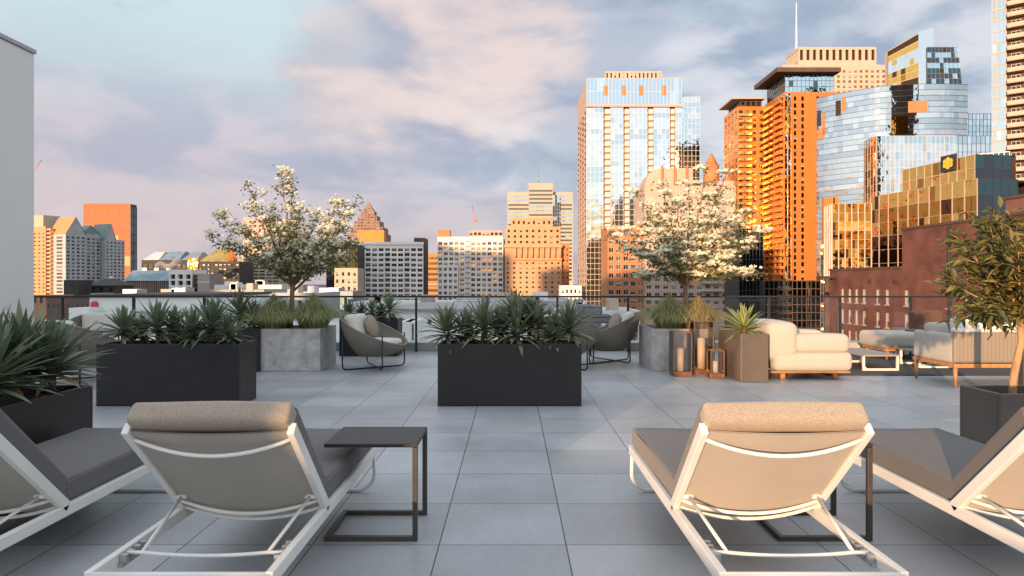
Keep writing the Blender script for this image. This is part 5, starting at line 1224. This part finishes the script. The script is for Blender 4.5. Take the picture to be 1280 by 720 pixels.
vents = [(104, 113, 404, 416), (114, 121, 405, 416)]
for i, (a, c, p0, p1) in enumerate(vents):
    b = Bd('vent_cowl', ('wider' if i == 0 else 'slimmer') + ' round metal roof vent in front of the pale penthouse end', 'roof vent', a, 22, base=-1.85); W = b.u(c)
    mb = MB(); mb.cyl(W / 2, 0, 0, b.z(p0) - .07, W / 2, 20); b.part(mb, 'drum', steel); mb = MB(); mb.cyl(W / 2, 0, b.z(p0) - .067, b.z(p0), W / 2 + .04, 20); b.part(mb, 'lid', w_white)
b = Bd('white_stack', 'small white conical roof stack above the blue-grey unit', 'roof vent', 726, 40, base=-1.85); mb = MB(); mb.cyl(b.u(730.5), 0, 0, b.z(385), .2, 12); b.part(mb, 'pipe', steel); mb = MB(); mb.cyl(b.u(730.5), 0, b.z(385) + .003, b.z(376), .2, 12, 0, .05); b.part(mb, 'cone', w_white)
# white garden umbrellas on the next roof
for i, px in enumerate((442, 455, 467)):
    t = thing('garden_umbrella', f'small white garden umbrella on the next roof, {ORD[i]} from the left', 'umbrella', (X(px, 27), 27, -1.85), 0, 'white umbrellas on the next roof')
    z0, z1 = Z(398, 27) + 1.85, Z(391.5, 27) + 1.85; mb = MB(); mb.cyl(0, 0, z0, z1, .26 if i == 0 else .22, 8, 0, .01); mb.build('canopy', white_fab, t); mb = MB(); mb.cyl(0, 0, 0, z0 - .003, .02, 6); mb.build('pole', steel, t)
# jumble of low roofs between the terrace and the towers
lows = [('low flat building with pale roofs under the striped apartment slab', 268, 352, 356, 200, 20, w_white), ('cream low building with a brown base by the dark glass pavilion', 262, 330, 362, 140, 15, w_pale), ('low grey roof with a skylight to the left of the flowering trunk', 330, 400, 366, 120, 14, w_grey),
        ('long whitish low roof below the white apartments', 430, 560, 379, 90, 16, w_white), ('dim low roof below the stone tower', 560, 720, 376, 110, 20, w_grey), ('white low roof below the glass tower', 700, 800, 388, 75, 10, w_white), ('low dark roof behind the long penthouse', 130, 275, 369, 100, 14, w_brown)]
for lb, a, c, py, Y, d, m_ in lows:
    b = Bd('low_building', lb, 'building', a, Y); n = max(3, int((c - a) / 9)); W = b.u(c)
    b.vol(0, W, 0, d, low, b.z(py), m_, front=wsp(n, 2, b.z(py) - 6.4, b.z(py) - .5, ww=.5, wh=.45, nm=1), par=.4)
    r = random.Random(a)
    for k in range(3): q = r.uniform(.08, .75); u0 = W * q; b.vol(u0, u0 + W * .12, 2, 5, b.z(py) - .4, b.z(py) + r.uniform(.6, 1.6), r.choice((w_white, steel, w_pale)), par=.1, name='roof_hut')
    b.done()
# tower cranes
def crane(label, px, Y, pbase, ptop, jib):
    t = thing('tower_crane', label, 'crane', (X(px, Y), Y, G), 0, 'tower cranes'); cr = mat('crane_red', (.5, .10, .06), .5); z0 = Z(pbase, Y) - G; z1 = Z(ptop, Y) - G; s = Y / FOC
    mb = MB(); r = .45 * s
    for sx in (-1, 1):
        for sy in (-1, 1): mb.bar((sx * r * 2, sy * r * 2, 0), (sx * r * 2, sy * r * 2, z1), r * .8, r * .8)
    n = 40
    for k in range(n): mb.bar((-r * 2, -r * 2, z1 * k / n), (r * 2, -r * 2, z1 * (k + 1) / n), r * .5, r * .5)
    mb.build('mast', cr, t)
    (x0, p0), (x1, p1) = jib; A = Vector((X(x0, Y) - X(px, Y), 0, Z(p0, Y) - G)); B_ = Vector((X(x1, Y) - X(px, Y), 0, Z(p1, Y) - G))
    mb = MB(); d = Vector((-(B_ - A).z, 0, (B_ - A).x)).normalized() * r * 2.2; mb.bar(A, B_, r, r, 0, (0, 1, 0)); mb.bar(A + d, B_, r, r, 0, (0, 1, 0))
    for k in range(14): q = k / 14; mb.bar(A.lerp(B_, q), (A + d).lerp(B_, min(1, q + 1 / 14)), r * .6, r * .6, 0, (0, 1, 0))
    mb.build('jib', cr if px > 100 else cr, t)
    mb = MB(); mb.box(-r * 5, r * 5, -r * 2.5, r * 2.5, z1 + .01, z1 + r * 5); mb.build('cab', cr, t)
crane('red tower crane with a raised jib above the grey and orange apartment block', 595, 400, 290, 277, ((595, 277), (590, 257)))
crane('red crane jib peeking out beside the tall grey bulkhead', 36, 420, 300, 222, ((36, 222), (52, 200)))
# steam rising between the roofs
sm = bpy.data.materials.new('steam'); sm.use_nodes = True; nt = sm.node_tree; nt.nodes.clear(); o_ = nn(nt, 'ShaderNodeOutputMaterial'); pv = nn(nt, 'ShaderNodeVolumePrincipled'); pv.inputs['Color'].default_value = (.95, .95, .97, 1); pv.inputs['Density'].default_value = 1.4; nt.links.new(pv.outputs[0], o_.inputs['Volume'])
mb = MB(); r = random.Random(2)
for k in range(9):
    px = 198 + 2.9 * k; py = 333 - 4.5 * sin(k * .9 + .4) * .6 - k * .35; Y = 300; R_ = r.uniform(.9, 1.5) * (1 + .06 * k)
    c = Vector((X(px, Y), Y, Z(py, Y))); n = 10
    vs = [c + Vector((R_ * 1.1 * sin(pi * i / 6) * cos(2 * pi * j / n), R_ * sin(pi * i / 6) * sin(2 * pi * j / n), R_ * .8 * cos(pi * i / 6))) for i in range(7) for j in range(n)]
    mb.add(vs, [(i * n + j, (i + 1) * n + j, (i + 1) * n + (j + 1) % n, i * n + (j + 1) % n) for i in range(6) for j in range(n)], 0, True)
tag(mb.build('steam', sm), kind='stuff')

# ---- unseen boxes added behind the viewer, sized to throw shade on chosen facades
def caster(label, targets, Yc=-150):
    lo, hi, H = 1e9, -1e9, 0
    for (p0, p1, Y, pz) in targets:
        for p in (p0, p1):
            x = X(p, Y) - math.tan(radians(25)) * (Y - Yc); lo, hi = min(lo, x), max(hi, x)
        H = max(H, Z(pz, Y) + (Y - Yc) / cos(radians(25)) * math.tan(radians(6.0)))
    t = thing('shade_caster', label, 'building', ((lo + hi) / 2, Yc, G)); W = (hi - lo) / 2  # added box, width and height worked out from the facades to be shaded
    mb = MB(); mb.box(-W, W, -20, 0, 0, H - G); mb.build('wall', w_brown, t)
    mb = MB(); mb.box(-W * .6, W * .6, -16, -4, H - G + .003, H - G + 2); mb.build('shade_storey', w_dark, t)
caster('unseen tall box added behind the viewer for shading the white apartments', [(446, 534, 360, 299)])
caster('unseen box added behind the viewer for shading the foot of the stone tower and its neighbour', [(548, 626, 370, 316)], -170)
caster('unseen lower box added behind the viewer for shading the right flank of the stone tower', [(674, 722, 364, 338)], -170)
caster('unseen low box added behind the viewer for shading the neighbouring rooftops', [(80, 262, 30, 370), (300, 640, 26, 388)], -130)
caster('unseen wide low box added behind the viewer for shading the lower storeys downtown', [(720, 925, 250, 344), (924, 955, 230, 344)], -190)
caster('unseen box added behind the viewer for shading the low houses to the left', [(110, 262, 245, 338)], -210)
# ------------------------------------------------------------------ light, sky, camera
SUN_AZ, SUN_EL = radians(25), radians(6.0)          # the sun stands behind the viewer's left shoulder
sun_dir = Vector((-sin(SUN_AZ) * cos(SUN_EL), -cos(SUN_AZ) * cos(SUN_EL), sin(SUN_EL)))
sl = bpy.data.lights.new('sun', 'SUN'); sl.energy = 3.9; sl.angle = radians(.5); sl.color = (1.0, .62, .34)
so_ = bpy.data.objects.new('sun', sl); COL.objects.link(so_); so_.rotation_euler = (-sun_dir).to_track_quat('-Z', 'Y').to_euler()
so_.location = (0, 0, 60)

w = bpy.data.worlds.new('World'); S.world = w; w.use_nodes = True
nt = w.node_tree; L = nt.links.new
bg = nt.nodes['Background']; bg.inputs[1].default_value = .12
sky = nn(nt, 'ShaderNodeTexSky', sky_type='NISHITA', sun_disc=False); sky.sun_elevation = SUN_EL
sky.sun_rotation = atan2(sun_dir.x, sun_dir.y); sky.air_density = 1.0; sky.dust_density = 1.5; sky.ozone_density = 2
tc = nn(nt, 'ShaderNodeTexCoord'); DIR = tc.outputs['Generated']
sp = nn(nt, 'ShaderNodeSeparateXYZ'); L(DIR, sp.inputs[0])
def M(op, a, b=None, c=None, clamp=False):
    n = nn(nt, 'ShaderNodeMath', operation=op, use_clamp=clamp)
    for i, v in enumerate((a, b, c)):
        if v is None: continue
        if isinstance(v, (int, float)): n.inputs[i].default_value = v
        else: L(v, n.inputs[i])
    return n.outputs[0]
def R(v, a, b, c=0., d=1., smooth=True):
    n = nn(nt, 'ShaderNodeMapRange', interpolation_type='SMOOTHSTEP' if smooth else 'LINEAR'); L(v, n.inputs[0])
    for i, x in enumerate((a, b, c, d)): n.inputs[i + 1].default_value = x
    return n.outputs[0]
def MIX(f, a, b):
    n = nn(nt, 'ShaderNodeMix', data_type='RGBA'); n.clamp_factor = True
    if isinstance(f, (int, float)): n.inputs[0].default_value = f
    else: L(f, n.inputs[0])
    for i, v in ((6, a), (7, b)):
        if isinstance(v, tuple): n.inputs[i].default_value = (*v, 1)
        else: L(v, n.inputs[i])
    return n.outputs[2]
def pdir(px, py):
    return Vector(((px - 640) / FOC, 1, (HORY - py) / FOC)).normalized()
def blob(px, py, inner, outer):      # a soft patch of sky round one direction
    d = pdir(px, py); n = nn(nt, 'ShaderNodeVectorMath', operation='DOT_PRODUCT'); L(DIR, n.inputs[0]); n.inputs[1].default_value = d
    return R(n.outputs['Value'], cos(radians(outer)), cos(radians(inner)))
def noise(scale, detail, rough, stretch=(1, 1, 2.2), off=(0, 0, 0), dist=0.0):
    m = nn(nt, 'ShaderNodeMapping'); m.inputs['Scale'].default_value = stretch; m.inputs['Location'].default_value = off; L(DIR, m.inputs[0])
    n = nn(nt, 'ShaderNodeTexNoise'); n.inputs['Scale'].default_value = scale; n.inputs['Detail'].default_value = detail; n.inputs['Roughness'].default_value = rough; n.inputs['Distortion'].default_value = dist; L(m.outputs[0], n.inputs['Vector'])
    return n.outputs['Fac']
K = 1.5 / (.12 * 2 ** EXPO)           # scene-linear sky colours below are as seen in the picture
def C(r, g, b): return (r * K, g * K, b * K)
front = R(sp.outputs[1], -.35, .35)
n1 = noise(3.2, 9, .58, (1, 1, 2.0), (3.1, 1.7, .4), .25)
n2 = noise(6.2, 7, .52, (1, 1, 2.4), (0.3, 5.2, 2.4), .3)
n3 = noise(1.7, 6, .5, (1, 1, 2.0), (7.3, 2.2, 1.1))
# clear veil: pale cyan above, lilac pink towards the horizon
veil = MIX(R(sp.outputs[2], .0, .34), C(.50, .40, .425), C(.46, .575, .59))
col = MIX(R(sp.outputs[2], .34, .95), veil, C(.80, .84, .90))
# grey-blue cloud bank across the middle and right
bias = M('ADD', M('ADD', M('MULTIPLY', blob(330, 240, 3, 36), .20), M('MULTIPLY', blob(860, 140, 5, 36), .24)), M('MULTIPLY', blob(230, 30, 5, 28), -.26))
d1 = M('ADD', n1, bias)
grey = R(d1, .44, .68)
col = MIX(M('MULTIPLY', grey, .92), col, MIX(R(n2, .36, .62), C(.235, .275, .365), C(.37, .385, .455)))
# lilac layer low at the left
lil = M('MULTIPLY', R(M('ADD', n3, M('ADD', M('MULTIPLY', blob(300, 230, 6, 34), .14), M('MULTIPLY', blob(80, 230, 4, 20), .08))), .42, .62), R(sp.outputs[2], .36, .16))
col = MIX(M('MULTIPLY', lil, .85), col, MIX(R(n2, .40, .60), C(.32, .315, .40), C(.48, .405, .445)))
# the pink lit heap of cloud
pk = R(M('ADD', M('MULTIPLY', n2, .75), M('MULTIPLY', M('MAXIMUM', M('MAXIMUM', blob(570, 55, 3, 12), blob(450, 105, 2, 9)), M('MULTIPLY', blob(640, 30, 1, 9), .9)), .42)), .52, .84)
col = MIX(M('MULTIPLY', pk, .9), col, MIX(R(M('ADD', M('MULTIPLY', n1, .6), M('MULTIPLY', n2, .4)), .38, .62), C(.38, .35, .40), C(.66, .525, .475)))
# bright wisps at right and a pale bank in the top corner
ws = R(M('ADD', n2, M('MULTIPLY', M('MAXIMUM', blob(910, 130, 1, 9), M('MAXIMUM', blob(1190, 20, 2, 12), M('MULTIPLY', blob(600, 185, 1, 8), .5))), .3)), .64, .90)
col = MIX(M('MULTIPLY', ws, .75), col, C(.58, .57, .59))
# low pink glow over the roofs
col = MIX(M('MULTIPLY', R(sp.outputs[2], .17, .0), R(n3, .35, .6, .2, .65)), col, C(.55, .40, .39))
# the sunset half of the sky, behind the viewer: orange low down, fading to a pale warm sky
sunh = Vector((sun_dir.x, sun_dir.y, 0)).normalized()
dn = nn(nt, 'ShaderNodeVectorMath', operation='DOT_PRODUCT'); L(DIR, dn.inputs[0]); dn.inputs[1].default_value = sunh
back = R(dn.outputs['Value'], .1, .85)
low = R(M('ADD', sp.outputs[2], M('MULTIPLY', M('SUBTRACT', n1, .5), .10)), .14, .04)
warm = MIX(low, C(.78, .78, .80), C(.88, .42, .14))
warm = MIX(R(sp.outputs[2], .25, .6), warm, C(.82, .86, .94))
col = MIX(back, col, warm)
out = MIX(.86, sky.outputs[0], col)
L(out, bg.inputs[0])

cd = bpy.data.cameras.new('camera'); co = bpy.data.objects.new('camera', cd); COL.objects.link(co); S.camera = co
co.location = (0, 0, CAMZ); co.rotation_euler = (radians(90), 0, 0)
cd.sensor_width = 36; cd.lens = FOC / 1280 * 36; cd.shift_y = (HORY - 360) / 1280; cd.clip_end = 12000; cd.clip_start = .05
S.render.engine = 'CYCLES'; S.cycles.use_denoising = True
S.cycles.max_bounces = 8; S.cycles.transparent_max_bounces = 24; S.cycles.caustics_reflective = False; S.cycles.caustics_refractive = False
S.view_settings.view_transform = 'Standard'; S.view_settings.look = 'None'; S.view_settings.gamma = 1; S.view_settings.use_curve_mapping = False
S.view_settings.exposure = EXPO
